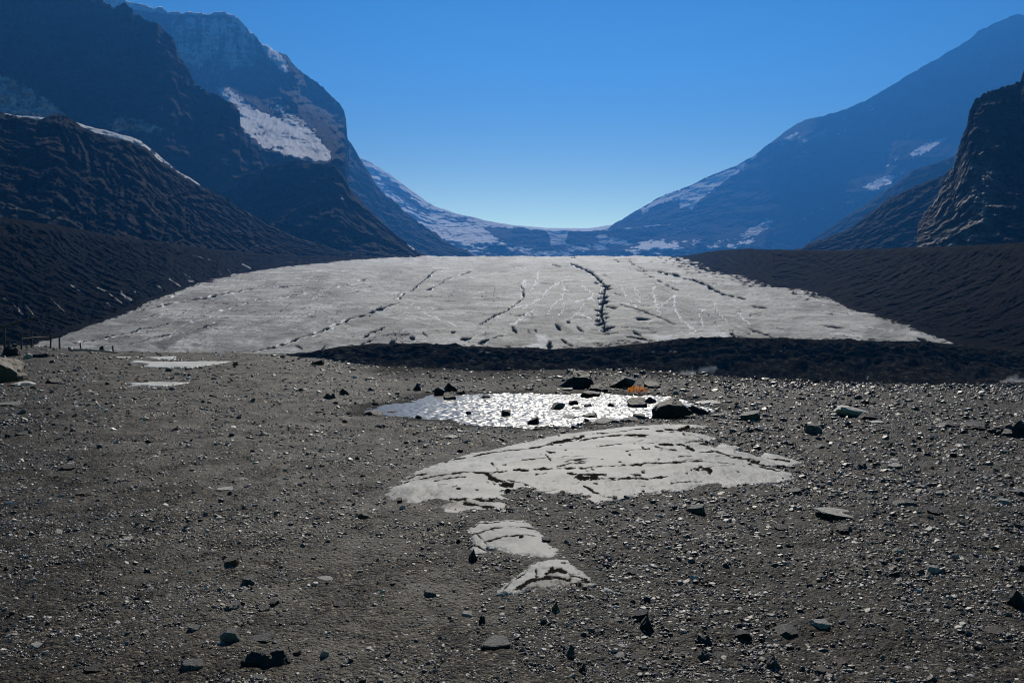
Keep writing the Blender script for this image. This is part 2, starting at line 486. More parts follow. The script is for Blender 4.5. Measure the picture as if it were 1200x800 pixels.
def C_(l): return [(540 + x / 4.615, 290 + y / 4.615) for x, y in l]
def D_(l): return [(760 + x / 4.286, 290 + y / 4.286) for x, y in l]
r2 = random.Random(8)
def chain(pts, step=7.0, b=0.9, whiteness=0.8, fill=0.75):
    paint_line(cre, Uj, Vj + 2 * jy, pts, 0.34 * b + .12, 0.95 * (fill > .7) + .5 * (fill <= .7), 0.4)
    paint_line(wht, Uj, Vj + 2 * jy - 1.1 * b, pts, 0.3, .55, 0.5)
    for (ax, ay), (bx, by) in zip(pts[:-1], pts[1:]):
        L = math.hypot(bx - ax, by - ay); n = max(1, int(round(L / step)))
        ang = math.atan2(by - ay, bx - ax)
        for i in range(n):
            if r2.random() > fill + 0.15: continue
            t = (i + 0.5 + r2.uniform(-.2, .2)) / n
            c = (ax + (bx - ax) * t, ay + (by - ay) * t)
            l = step * r2.uniform(0.28, 0.52)
            bb = b * r2.uniform(0.6, 1.35)
            if r2.random() < fill: paint_lens(cre, Uj, Vj, c, l, bb, ang + r2.uniform(-.12, .12))
            if r2.random() < whiteness:
                c2 = (c[0] + step * 0.4 * r2.choice((-1, 1)), c[1] + 0.4 * bb)
                paint_lens(wht, Uj, Vj, c2, l * r2.uniform(.4, .9), bb * r2.uniform(.6, 1.1), ang)
chain([(296,410),(326.7,402),(347.7,396),(368.7,388),(392,380),(410.7,373),(429,367),(452.7,360),(467,356.5)], 13, 1.7, 0.6, 0.95)
chain([(467,350),(475,343),(485,338),(494.7,329.7),(510,316.8)], 6, 1.3, 0.9)
chain([(499,340),(515.7,332),(525,326),(552,318)], 8, 0.9, 0.9)
chain([(85,399),(105,395),(125,391),(150,386),(180,380),(200,375)], 11, 0.9, 0.7)
chain([(212,372.5),(250,362.5),(297,352.5)], 9, 0.8, 1.0, 0.4)
chain([(280,354.6),(315,348),(357,342.5),(397,334),(429,326)], 8, 0.7, 0.9, 0.4)
chain([(52,393),(70,385),(90,378.7),(125,368.7),(155,362.5),(190,355),(215,350),(235,347.5),(297,337.5)], 10, 1.1, 0.9)
chain([(284.7,338),(315,334.8),(357,333.9)], 11, 0.7, 0.4)
chain([(150,362),(195,346),(225,339)], 7, 0.8, 1.0, 0.4)
chain([(150,401),(180,392.5),(200,388.7),(220,385),(257,376)], 8, 0.8, 0.8)
chain(B_([(610,450),(660,425),(730,400)]), 9, 1.4, 0.3, 0.95)
chain(B_([(610,480),(670,455)]), 9, 1.3, 0.3, 0.95)
chain([(561.7,378.8),(574.7,372),(594,364.7),(602.8,358),(613.7,348.5),(613.7,339.8),(610.4,334.4)], 5.5, 1.3, 1.0, 0.85)
for (x, y), l in zip(C_([(612,55),(602,85),(632,100),(668,112),(700,132),(722,150),(755,172),(740,188),(785,210),(800,225),(765,248),(790,265),(755,275),(785,290),(770,300),(755,335),(775,355),(745,358),(745,392),(790,380),(770,405),(800,428),(780,445),(745,415)]),
                     [2.5,2.5,3,4,4,4,5,5,6.5,5,4,4,4,5,6,7,6,4,4,4,6,9,8,5]):
    paint_lens(cre, Uj, Vj, (x, y), l, 1.9 if y > 330 else 1.2, 0.12 * math.sin(x * 3))
    paint_lens(wht, Uj, Vj, (x - l * .4, y + 1.9), l * .6, 0.7, 0.2, 0.8)
paint_lens(cre, Uj, Vj, (717.5, 359.8), 8, 1.6, 0.05)
paint_line(cre, Uj, Vj, [(670,308.4),(678.7,311.7),(689.5,317),(700,324.7),(705.8,330),(710,336.6),(707.8,344),(708,352),(705,361.5),(704.8,370),(708,377),(708,384)], 1.3, 1.0, .5)
paint_line(wht, Uj, Vj, [(668,309.4),(686,317),(698,325),(705,337),(703,345),(702,362),(701,377)], .5, .9, .4)
paint_line(cre, Uj, Vj, [(774,318),(792.7,321.5),(802,326),(818,329.7),(827.7,333),(837,337.8),(846,343),(858,346)], .8, .9, .4)
for (x, y), l in zip(D_([(60,120),(90,126),(137,133),(180,153),(235,165),(270,176),(298,185),(312,200),(345,213),(372,228),(415,238),(465,250)]), [3,3,5,4,4,4.5,4,4,4,4,6,6.5]):
    paint_lens(cre, Uj, Vj, (x, y), l, 1.9, 0.25)
for (x, y), l in zip(C_([(835,62),(850,75),(910,60),(920,75),(935,88),(975,108),(1000,140),(1030,158),(1078,180),(1120,200),(1160,218),(1090,128),(520,95)]), [2,2,2,2,2.5,4,3,3.5,4,3,5,4,5]):
    paint_lens(cre, Uj, Vj, (x, y), l, 1.1, 0.3)
paint_lens(cre, Uj, Vj, (891, 358.5), 11, 1.9, 0.12)
paint_lens(cre, Uj, Vj, (753.4, 373.4), 10, 2.6, 0.05)
paint_line(cre, Uj, Vj, [(726,356),(748,362.6),(769.7,370),(791,378.8)], 0.7)
for (x, y), a, b, g in (((546,397),8,2.6,-.1),((567,400.5),7,2.2,-.3),((583,395.5),7,1.8,-.4),((644,404),4,5,0.2),((603,386),5,2.0,0.9),((662,400),6,1.6,.6),
        ((668,404),5,1.6,.5),((698,386),7,1.2,.1),((740,394),13,1.8,.15),((752,397),10,3.0,.3),((748,390),7,1.8,.5),((483,396),4.5,3,.6),((460,400),4.5,3,-.4),((531,389),4,2.6,-.6),((498,392),5,1.0,.7),
        ((859,390),6,2.2,.8),((869,394),8,2.0,.5),((890,387),15,1.8,.32),((976,381),16,1.0,.1),((1082,396),9,2.4,.3),((700,403),3,1,.3),((712,390),3,1,0),((350,405),6,1,.5),((377,407),6,1.4,-.8),((375,400),5,1,-.2),
        ((654,383),5,2.2,.9),((666,378),3,2.2,.8),((680,386),6,1.8,.7),((570,395),3,1,-.3),((620,388),3,1,1.2),((628,387),3,1,1.2)):
    paint_lens(cre, Uj, Vj, (x, y), a, b, g)
for a in range(11):
    th = a * 0.6
    paint_line(cre, Uj, Vj, [(467 + 3 * math.cos(th), 392 + 1.5 * math.sin(th)), (467 + 13 * math.cos(th), 392 + 5.5 * math.sin(th))], 0.45, 0.8)
for l in ([(490,375),(475,345),(500,300),(550,265),(560,225),(545,180)], [(545,225),(585,228)], [(285,330),(370,300),(450,265),(465,230),(500,205),(545,180)], [(400,335),(340,370),(300,405),(265,415)],
          [(555,290),(560,330),(530,360)], [(600,380),(640,340),(665,310),(660,290)], [(650,200),(690,230),(715,250),(700,270),(620,290)], [(870,215),(880,250),(930,310),(960,325)],
          [(935,215),(960,260),(970,310)], [(1160,260),(1150,320),(1190,380)], [(1040,230),(1045,280),(1075,355)], [(350,175),(340,210)], [(420,130),(410,180),(380,230)], [(700,270),(730,290)], [(625,345),(700,385)], [(340,330),(370,305)]):
    paint_line(wht, GU0 + 3.5 * jx, GV + 2.0 * jy, C_(l), .72, 1.0, 0.4)
for l in ([(130,240),(125,300),(160,360),(240,410),(190,430),(150,430)], [(290,300),(255,330),(275,385)], [(20,200),(40,300),(55,340)], [(455,325),(470,350),(510,385)], [(330,265),(330,300),(400,375)], [(130,245),(60,290)]):
    paint_line(wht, GU0 + 3.5 * jx, GV + 2.0 * jy, D_(l), .7, 1.0, 0.4)
paint_line(wht, GU0 + 3 * jx, GV + jy, B_([(900,315),(1000,350),(1100,385)]), 0.5, 0.7)
# thin random cracks following the flow bands
for i in range(520):
    x = r2.uniform(120, 1080); y = r2.uniform(312, 404); l = r2.uniform(8, 40); s = r2.uniform(-.10, .12) + (600 - x) * -0.00012
    paint_line(cre if r2.random() < .5 else wht, Uj, Vj + 1.5 * jy, [(x, y), (x + l * .5, y + l * .5 * s + r2.uniform(-1, 1)), (x + l, y + l * s)], 0.3, r2.uniform(.3, .75), 0.45)
jg = 2.0 * fbm(GU0 * .1, GV * .3, 4, 4)
paint_poly(tone[..., 0], GU0, GV, [(298,396),(330,385),(372,366),(376,369),(345,388),(312,402)], 5, 0.75, jg)
paint_poly(tone[..., 0], GU0, GV, [(178,402),(200,392),(258,374),(256,379),(215,396),(192,408)], 2.5, 0.95, jg)
paint_poly(tone[..., 0], GU0, GV, [(650,375),(656,377),(672,388),(668,392),(655,385)], 1.5, 0.9, jg)
for pl in ([(628,392),(640,392),(643,404),(634,409),(605,409),(630,400)], [(760,391),(785,393),(800,399),(775,402),(765,396)], [(826,385),(845,384),(857,395),(845,396)]):
    paint_poly(tone[..., 1], GU0, GV, pl, 2, 0.9, jg)
tone[..., 1] = np.maximum(tone[..., 1], ss(318, 301, GV) * (0.15 + 0.5 * ss(-.2, .5, fbm(GU0 * .05, GV * .3, 1, 5))))
for i in range(46):
    x = r2.uniform(150, 1000); y = r2.uniform(306, 385); dx = (x - 620) * 0.10 * r2.uniform(.6, 1.4); l = r2.uniform(5, 18)
    pts = [(x, y), (x + dx * .5 + r2.uniform(-2, 2), y + l * .5), (x + dx + r2.uniform(-2, 2), y + l)]
    paint_line(wht if r2.random() < .35 else cre, GU0 + 4 * jx, GV + 3 * jy, pts, 0.34, .62, .45)
# dirty rubble along the ice margins
Ledge = np.interp(GV, [301, 305, 316, 340, 370, 395, 400], [480, 400, 290, 200, 130, 52, 20])
Redge = np.interp(GV, [300, 306, 317, 322, 335, 338, 350, 360, 372, 387, 403], [800, 812, 835, 870, 905, 945, 978, 1000, 1042, 1083, 1135])
dR = Redge - GU0
nn = fbm(GU0 * .12, GV * .6, 2, 5)
tone[..., 2] = np.maximum(tone[..., 2], ss(0.05, 0.35, nn + 0.55 - dR / np.where(GV < 350, 42, 14)) * (dR < 80))
dL = GU0 - Ledge
tone[..., 2] = np.maximum(tone[..., 2], ss(0.1, 0.4, nn + 0.45 - dL / 14))
tone[..., 2] = np.maximum(tone[..., 2], 0.9 * ss(0.12, 0.4, nn + 0.4 - np.abs(GV - np.interp(GU0, B_U, B_V)) / 5.0))
GZ = GZ - 0.0000000 - np.clip(((GU0 - 640) / 560.0) ** 2, 0, 1) * GYY * 0.0035
GZ = GZ + 1.4 * fbm(GX * 0.012, GYY * 0.012, 0, 3) + 1.6 * fbm(GX * .02, GYY * .01, 8, 6, .65) * 1.8 * ss(1700, 2100, GYY) + 0.8 * fbm(GX * 0.05, GYY * 0.06, 1, 6, .62)
GZ = GZ - ss(.2, .8, cre) * GYY * 0.0021 - wht * 0.5 + tone[..., 2] * 0.8 * np.abs(fbm(GX * .3, GYY * .3, 3, 3))
# the front sinks under the bank of rubble
GZ = GZ - 8 * ss(440, 426, GYY)
crc = ss(.28, .62, cre)
gm = np.stack([crc, ss(.2, .7, wht) * (1 - crc), 0 * cre], -1)
tone[..., 0] = np.maximum(tone[..., 0], .55 * ss(-.1, .5, fbm(GU0 * .012, GV * .05, 7, 5, .6) + .35 * ss(330, 400, GV) * ss(560, 200, GU0)))
gl = grid('glacier', GX, GYY, GZ, M_ICE, {'mask': gm, 'tone': tone})
tag(gl, 'broad grey glacier tongue with rows of dark crevasses filling the valley', kind='structure')

# ------------------------------------------------------------------ mountains
def mount(name, label, ridge, base, mat, du=1.5, nv=120, amp=0.05, prof=1.0, rj=1.0, jfreq=0.08, gul=1.0, snow=(), bench=(), pale=(), sn_noise=None, extra=None, back=None, seed=0.0, shear=0.0, gf=3.2, hf=1.0, ks=1.0, zf=1.0, block=0.0, fw=1.0, u0=None, u1=None, z_bot=-34.0):
    ridge = np.array(ridge, float); base = np.array(base, float)
    ridge[:, 2] *= ks; base[:, 2] *= ks
    bench = [(a, b * ks * 2.3) for a, b in bench]  # benches exaggerated in shape so their snow catches the sun
    u0 = ridge[0, 0] if u0 is None else u0; u1 = ridge[-1, 0] if u1 is None else u1
    u = np.arange(u0, u1 + .01, du)
    vr = np.interp(u, ridge[:, 0], ridge[:, 1]) + rj * fbm(u * jfreq, seed, 0.5, 5, 0.6)
    Yr = np.interp(u, ridge[:, 0], ridge[:, 2])
    vb = np.interp(u, base[:, 0], base[:, 1]); Yb = np.interp(u, base[:, 0], base[:, 2])
    vr = np.minimum(vr, vb - 0.3)
    k = np.ones(5) / 5
    Yr = np.convolve(np.pad(Yr, 2, 'edge'), k, 'valid')
    t = np.linspace(0, 1, nv)[:, None]
    U = np.broadcast_to(u, (nv, len(u))).copy()
    V = vb + (vr - vb) * t
    Y = Yb + (Yr - Yb) * t ** prof
    D = (Yr - Yb)
    X0, Y0, Z0 = P(U, V, Y)
    s = 1.0 / np.maximum(60, np.mean(D))
    # gullies run down the face, broken rock everywhere
    Xm, Ym = X0.mean(0), Y0.mean(0)
    S = np.concatenate([[0], np.cumsum(np.hypot(np.diff(Xm), np.diff(Ym)))])[None, :] * s
    wq = 0.25 * fbm(S * 2 + seed, t * 2.0, 0.3, 3)
    g = ridged((S + shear * t + wq) * gf + seed, t * 1.1, 0.7, 3, 0.5) - 0.35
    g = g + 0.2 * (ridged((S + shear * t + wq) * gf * 4 + seed, t * 2.0, 1.7, 4, 0.55) - .4)
    f = fbm(X0 * s * 9 * hf, Z0 * s * 13 * hf * zf, Y0 * s * 9 * hf + seed, 7, 0.68)
    if block: f = (1 - block) * f + block * (np.round(f * 5 + .8 * fbm(X0 * s * 30, Z0 * s * 30, 4.0, 2)) / 5)
    tap = ss(0, 0.08, t) * (0.25 + 0.75 * ss(1.0, 0.9, t))
    off = (g * gul * 0.9 + f * 0.75 * fw) * amp * D * tap
    for poly, depth in bench:
        p = np.array(poly); top, bot = p[:, 1].min(), p[:, 1].max()
        sd = sdf_poly(U, np.clip(V, None, bot - 0.5), poly)
        inside = ss(-9, 7, sd + 5 * fbm(U * .08, V * .12, seed, 4))
        off = off - inside * depth * np.where(V < bot, np.clip((V - top) / (bot - top), 0, 1), ss(bot + 0.9 * (bot - top) + 12, bot, V))
    Y = Y + off
    X, Yy, Z = P(U, V, Y)
    m = np.zeros(U.shape + (3,))
    jit = 2.6 * fbm(U * .12, V * .2, seed, 6, .65)
    for sdef in snow:
        poly, soft, val = sdef
        paint_poly(m[..., 0], U, V, poly, soft, val, jit)
    for sdef in pale:
        poly, soft, val = sdef
        paint_poly(m[..., 1], U, V, poly, soft, val, jit * 2)
    if extra: extra(m, U, V, X, Yy, Z)
    # skirt and back side make the body solid
    bx, by, bz = X[:1], Yy[:1], np.minimum(Z[:1], 1e9) * 0 + z_bot
    rows = [(bx, by, bz, m[:1])]; rows.append((X, Yy, Z, m))
    h = Z[-1:] - z_bot
    for i in range(1, 9):
        q = i / 8.0; dist = h * 0.8 * q
        rr = 1 + dist / Yy[-1:]
        zz = Z[-1:] - h * q ** (1.0 if back is None else back) + (0.03 * h * fbm(X[-1:] * s * 4, q * 3, seed, 4) if i < 8 else 0)
        rows.append((X[-1:] * rr, Yy[-1:] * rr, zz, m[-1:] * (0.6 if i < 4 else 0)))
    XX = np.concatenate([r[0] for r in rows]); YY_ = np.concatenate([r[1] for r in rows]); ZZ_ = np.concatenate([r[2] for r in rows]); MM = np.concatenate([r[3] for r in rows])
    o = grid(name, XX, YY_, ZZ_, mat, {'mask': MM})
    tag(o, label, kind='structure')
    return o

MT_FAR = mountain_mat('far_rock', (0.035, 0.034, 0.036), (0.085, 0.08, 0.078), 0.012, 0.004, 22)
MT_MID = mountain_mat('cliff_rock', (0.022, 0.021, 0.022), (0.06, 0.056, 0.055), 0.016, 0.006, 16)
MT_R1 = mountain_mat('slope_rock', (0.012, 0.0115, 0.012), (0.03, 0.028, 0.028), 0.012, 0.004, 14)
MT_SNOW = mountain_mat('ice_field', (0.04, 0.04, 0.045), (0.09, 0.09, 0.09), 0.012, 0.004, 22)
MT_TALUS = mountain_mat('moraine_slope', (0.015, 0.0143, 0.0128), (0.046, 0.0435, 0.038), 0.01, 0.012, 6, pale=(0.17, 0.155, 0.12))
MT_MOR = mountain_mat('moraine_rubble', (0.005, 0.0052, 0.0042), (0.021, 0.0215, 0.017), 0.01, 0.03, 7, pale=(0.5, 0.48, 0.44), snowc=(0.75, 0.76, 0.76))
MT_CRAG = mountain_mat('crag_rock', (0.03, 0.028, 0.026), (0.10, 0.094, 0.086), 0.03, 0.02, 9, pale=(0.55, 0.50, 0.43))

# far snow plateau and saddle
def ex_plateau(m, U, V, X, Y, Z): m[..., 0] = 1.0
mount('snowfield', 'distant pale snowfield on the skyline of the saddle',
      [(540,254,6100),(600,263.5,6300),(640,267,6400),(690,267.5,6400),(712,264,6400),(735,260.5,6400),(800,258,6400)],
      [(540,275,5600),(800,275,5600)], MT_SNOW, 2, 40, ks=2.0, amp=0.01, rj=0.2, extra=ex_plateau)

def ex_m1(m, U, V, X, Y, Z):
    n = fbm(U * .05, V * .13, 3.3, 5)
    m[..., 0] = np.where(U < 600, 1.0, 0.55)  # less snow over the centre: rock colour painted in for part of the shade
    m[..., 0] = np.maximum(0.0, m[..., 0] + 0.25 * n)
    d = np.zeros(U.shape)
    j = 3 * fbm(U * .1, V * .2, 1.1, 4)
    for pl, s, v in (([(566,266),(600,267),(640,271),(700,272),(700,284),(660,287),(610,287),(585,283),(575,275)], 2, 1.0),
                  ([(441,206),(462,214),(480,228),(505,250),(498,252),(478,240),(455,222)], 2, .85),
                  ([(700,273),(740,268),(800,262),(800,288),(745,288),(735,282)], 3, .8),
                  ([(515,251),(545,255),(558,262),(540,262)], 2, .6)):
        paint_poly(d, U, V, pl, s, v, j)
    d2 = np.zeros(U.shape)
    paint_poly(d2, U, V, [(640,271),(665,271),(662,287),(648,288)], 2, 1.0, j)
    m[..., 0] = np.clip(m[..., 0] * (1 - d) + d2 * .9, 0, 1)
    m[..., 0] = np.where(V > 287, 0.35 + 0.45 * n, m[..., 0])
mount('icefall_slope', 'blue shaded icefall and snowy slope closing the head of the valley',
      [(360,158,6300),(420,184,6250),(435,190,6250),(450,200,6200),(470,214,6150),(490,229,6100),(510,242,6000),(535,250,5850),(560,256,5700),(600,265,5450),(640,270,5400),(690,270.5,5400),(730,267,5400),(800,262,5400)],
      [(360,304,4300),(560,304,4600),(640,304,5000),(800,304,5000)], MT_SNOW, 1.2, 130, ks=1.9, amp=0.035, rj=0.8, extra=ex_m1, seed=2.0,
      bench=[([(500,268),(540,262),(600,262),(600,285),(560,290),(500,285)], 120)])

# left far peak
def ex_m2(m, U, V, X, Y, Z):
    n = fbm(U * .11, V * .035, 6.0, 5, .6); n2 = fbm(U * .05, V * .4, 2.0, 4)
    a = ss(15, 26, U * 0 + V) * (1 - ss(60, 105, V)) * ss(180, 215, U) * (1 - ss(285, 335, U))
    m[..., 0] = np.maximum(m[..., 0], np.clip(a * (0.55 + 0.5 * n + .3 * n2), 0, .8))  # streaky snow kept faint, its shadow painted in by a weaker mask
    m[..., 0] = np.maximum(m[..., 0], np.clip(0.6 * (1 - ss(2, 7, V - np.interp(U, [100, 200, 265, 290], [0, 14, 15, 33]))) * (U < 285), 0, 1))
    b = ss(150, 165, V) * ss(400, 415, U)
    m[..., 0] = np.maximum(m[..., 0], np.clip(b * (n2 * .6 - .05), 0, .5))
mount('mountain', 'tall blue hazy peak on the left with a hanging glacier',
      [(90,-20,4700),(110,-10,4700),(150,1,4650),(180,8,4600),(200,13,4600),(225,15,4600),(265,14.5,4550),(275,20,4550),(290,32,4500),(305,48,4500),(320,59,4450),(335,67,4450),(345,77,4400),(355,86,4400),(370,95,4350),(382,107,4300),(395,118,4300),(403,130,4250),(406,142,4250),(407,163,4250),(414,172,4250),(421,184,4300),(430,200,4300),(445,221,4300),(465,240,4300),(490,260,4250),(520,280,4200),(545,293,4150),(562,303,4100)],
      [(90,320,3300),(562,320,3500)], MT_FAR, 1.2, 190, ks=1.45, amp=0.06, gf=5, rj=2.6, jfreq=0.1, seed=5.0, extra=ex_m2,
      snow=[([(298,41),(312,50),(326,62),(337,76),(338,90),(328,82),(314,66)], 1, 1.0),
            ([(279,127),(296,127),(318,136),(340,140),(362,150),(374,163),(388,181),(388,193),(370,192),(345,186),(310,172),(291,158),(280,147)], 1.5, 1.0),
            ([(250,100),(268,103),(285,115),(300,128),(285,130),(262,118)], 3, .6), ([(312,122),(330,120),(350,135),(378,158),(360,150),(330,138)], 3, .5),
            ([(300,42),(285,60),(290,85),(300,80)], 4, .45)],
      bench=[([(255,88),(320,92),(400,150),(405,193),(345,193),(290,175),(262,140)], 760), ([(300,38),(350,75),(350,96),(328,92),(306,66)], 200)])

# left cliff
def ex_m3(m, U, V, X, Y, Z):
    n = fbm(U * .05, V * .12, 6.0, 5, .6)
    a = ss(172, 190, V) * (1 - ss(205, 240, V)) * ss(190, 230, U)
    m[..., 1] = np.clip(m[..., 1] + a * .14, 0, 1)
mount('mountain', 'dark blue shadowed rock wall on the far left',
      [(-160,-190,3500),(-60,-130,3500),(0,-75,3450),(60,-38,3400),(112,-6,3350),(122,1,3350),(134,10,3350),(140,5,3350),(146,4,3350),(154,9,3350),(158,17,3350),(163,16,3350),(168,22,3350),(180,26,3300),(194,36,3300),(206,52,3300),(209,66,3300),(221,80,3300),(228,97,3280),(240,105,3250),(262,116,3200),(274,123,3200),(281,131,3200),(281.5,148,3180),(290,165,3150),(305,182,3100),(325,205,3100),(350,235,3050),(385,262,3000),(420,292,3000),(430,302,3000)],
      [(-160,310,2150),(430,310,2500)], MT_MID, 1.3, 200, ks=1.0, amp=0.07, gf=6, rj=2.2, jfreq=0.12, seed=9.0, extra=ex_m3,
      snow=[([(-60,78),(0,84),(25,95),(48,108),(75,130),(82,140),(60,140),(-60,140)], 3, .52), ([(125,148),(140,135),(165,138),(195,150),(190,162),(160,155),(130,158)], 4, .48),  # low values tone this snow down as snow lying in shadow
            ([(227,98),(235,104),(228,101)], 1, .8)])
# bright strip of ice behind the left ridge
def ex_s(m, U, V, X, Y, Z):
    m[..., 0] = np.where(V < np.interp(U, [0, 70, 110, 150, 180, 230], [146, 158, 166, 180, 200, 225]), 1.0, 0) * (1 - 0.8 * ss(-0.1, .4, fbm(U * .2, V * .3, 1.5, 4)) * ss(130, 190, U))
mount('ice_strip', 'narrow bright ice strip showing behind the crest of the left moraine',
      [(-100,128,2250),(0,132,2250),(20,136,2250),(48,137,2250),(60,139,2250),(84,141,2250),(100,147,2250),(125,153,2250),(145,158,2250),(165,165,2300),(178,175,2300),(192,187,2300),(210,202,2300),(235,216,2300)],
      [(-100,170,1900),(60,175,1900),(120,195,1900),(180,225,1950),(235,250,2000)], MT_SNOW, 1.0, 50, amp=0.05, rj=0.8, extra=ex_s, seed=3.0)

# knoll below the hanging glacier
mount('mountain_foot', 'brown grey scree knoll below the hanging glacier',
      [(150,195,3000),(215,206,2950),(255,216,2900),(285,205,2880),(305,199,2850),(319,193,2800),(345,188,2800),(362,193,2800),(375,191,2800),(392,195,2800),(401,203,2800),(412,225,2800),(431,244,2800),(455,268,2850),(480,288,2850),(500,301,2850)],
      [(150,310,2300),(500,310,2350)], MT_TALUS, 1.3, 120, ks=.98, amp=0.09, rj=1.6, gul=1.6, shear=-.5, seed=12.0,
      snow=[([(474,282),(480,283),(486,292),(482,290)], .6, .9), ([(401,232),(404,233),(403,236)], .5, .9)])

# near left ridge (lateral moraine with gullies)
def ex_m4(m, U, V, X, Y, Z):
    for l in ([(0,222),(10,232),(22,246),(34,258)], [(0,240),(16,250),(28,258)], [(56,248),(66,254),(76,262)], [(140,258),(150,266),(160,276)], [(60,246),(72,258)]):
        paint_line(m[..., 1], U, V, l, 2.4, .8, 2.6)  # sunlit gully sides painted into the colour as pale streaks
    m[..., 1] = np.clip(m[..., 1] + 0.35 * ss(.1, .8, fbm(U * .22, V * .05, 2, 4)) * ss(190, 240, V), 0, 1)
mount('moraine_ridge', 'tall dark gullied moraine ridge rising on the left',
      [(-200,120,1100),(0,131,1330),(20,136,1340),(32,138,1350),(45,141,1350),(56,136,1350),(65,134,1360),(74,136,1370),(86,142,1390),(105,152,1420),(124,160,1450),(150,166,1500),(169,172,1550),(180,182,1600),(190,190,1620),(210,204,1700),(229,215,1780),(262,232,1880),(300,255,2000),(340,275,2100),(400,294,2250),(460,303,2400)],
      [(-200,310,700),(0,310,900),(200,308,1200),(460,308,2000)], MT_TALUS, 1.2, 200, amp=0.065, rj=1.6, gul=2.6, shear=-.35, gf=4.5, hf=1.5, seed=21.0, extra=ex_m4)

# dark moraine against the left side of the ice
lb = [(-200,430,380),(20,425,410)]
for (a, b) in [(52,398),(90,384),(130,371),(165,355),(200,341),(245,327),(290,317),(340,310),(400,305.5),(450,302.6),(490,301)]:
    lb.append((a, b + 1.5, float(glac_Y(b))))
lb2 = []
for a in np.arange(52, 490, 4.0):
    b = np.interp(a, [q[0] for q in lb], [q[1] for q in lb]) + 1.6 * float(fbm(a * .06, 2.2, 0, 4)) * min(1, (490 - a) / 200)
    lb2.append((a, b, float(glac_Y(b - 1.5))))
lb = lb[:2] + lb2
def ex_m5(m, U, V, X, Y, Z):
    w = m[..., 0]; ju = 1.5 * fbm(U * .2, V * .2, 0, 3)
    for l, k in (([(12,65),(80,105)], .7), ([(15,235),(60,260),(110,315)], 1.2), ([(100,250),(160,315)], 1.0), ([(240,240),(320,320)], .9), ([(330,175),(370,200)], 1.6), ([(460,190),(500,205),(570,260)], 1.3),
              ([(570,210),(590,235),(612,245)], 2.2), ([(630,200),(640,220)], 1), ([(740,175),(765,205)], 1.1), ([(860,120),(900,150)], .8), ([(885,155),(910,160)], 1.5), ([(905,35),(955,50)], .8), ([(975,55),(1010,65)], .7),
              ([(1130,75),(1170,95)], 1.4), ([(1070,100),(1085,125)], .9), ([(800,150),(850,185)], 1.2), ([(505,260),(515,275)], 1.0), ([(180,345),(212,375)], 1.0), ([(940,115),(955,130)], .7), ([(1030,105),(1030,125)], .8), ([(860,40),(870,48)], .6), ([(430,255),(436,275)], .9)):
        paint_line(w, U + 2 * ju, V + ju, A_(l), k, .6, 1.6)
mount('side_moraine', 'black rubble moraine along the left edge of the ice',
      [(-200,240,560),(0,255,700),(60,262,790),(130,275,960),(200,285,1130),(245,291,1300),(290,296,1540),(350,300,1750),(400,301.5,1950),(450,300.6,2180),(490,299.6,2300)],
      lb, MT_MOR, 0.8, 210, amp=0.03, rj=1.2, gul=2.6, shear=-.9, gf=3.0, hf=1.6, fw=1.0, seed=31.0, extra=ex_m5)

# right far mountain
R1_RIDGE = [(660,300,5300),(690,283,5250),(720,262,5200),(750,244,5150),(780,227,5100),(806,219,5050),(832,206,5050),(862,195,5000),(881,184,5000),(907,165,5000),(934,144,5000),(945,140,4950),(960,137,4900),(990,129,4900),(1027,111,4850),(1061,90,4850),(1102,67,4800),(1140,44,4800),(1147,36,4800),(1170,26,4800),(1183,20,4800),(1192,16.5,4800),(1200,18,4800),(1240,26,4800),(1330,60,4800)]
def ex_r1(m, U, V, X, Y, Z):
    n = fbm(U * .06, V * .15, 6.0, 5, .6)
    a = ss(272, 285, V) * (1 - ss(850, 900, U))
    m[..., 0] = np.maximum(m[..., 0], np.clip(a * (.25 + n * .7), 0, .6))
    for c in ((1042,176),(1050,187),(1040,194),(1022,128),(1019,125),(990,153),(983,157),(885,184),(882,186),(1063,160)):
        paint_lens(m[..., 0], U, V, c, 3, 1.2, -.5, .9)
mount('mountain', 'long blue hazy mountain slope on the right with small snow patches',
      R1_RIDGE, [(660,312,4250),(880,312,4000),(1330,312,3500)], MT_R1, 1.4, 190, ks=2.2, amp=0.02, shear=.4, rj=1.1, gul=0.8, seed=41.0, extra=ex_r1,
      snow=[([(750,245),(780,228),(806,220),(832,207),(862,196),(884,184),(872,197),(850,213),(822,234),(812,245),(797,245),(796,234),(775,238),(752,252)], 2, .7),  # values below full paint the shaded snow darker than the lit patches
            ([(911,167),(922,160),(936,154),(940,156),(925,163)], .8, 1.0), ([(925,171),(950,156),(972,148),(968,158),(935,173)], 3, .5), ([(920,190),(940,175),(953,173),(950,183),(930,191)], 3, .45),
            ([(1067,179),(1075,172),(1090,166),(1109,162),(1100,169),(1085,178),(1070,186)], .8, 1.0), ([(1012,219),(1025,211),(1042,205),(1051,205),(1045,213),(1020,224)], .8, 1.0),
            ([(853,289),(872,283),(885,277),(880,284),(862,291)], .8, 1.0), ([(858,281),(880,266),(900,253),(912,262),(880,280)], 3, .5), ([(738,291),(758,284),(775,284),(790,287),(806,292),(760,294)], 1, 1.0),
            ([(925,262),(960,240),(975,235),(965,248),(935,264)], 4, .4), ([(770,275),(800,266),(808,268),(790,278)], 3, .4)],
      bench=[([(1045,145),(1130,145),(1130,190),(1045,192)], 100), ([(995,192),(1065,192),(1065,228),(995,230)], 90), ([(897,140),(955,140),(950,170),(897,172)], 70), ([(838,266),(900,266),(900,293),(838,294)], 80), ([(725,276),(818,276),(818,295),(725,297)], 90)])
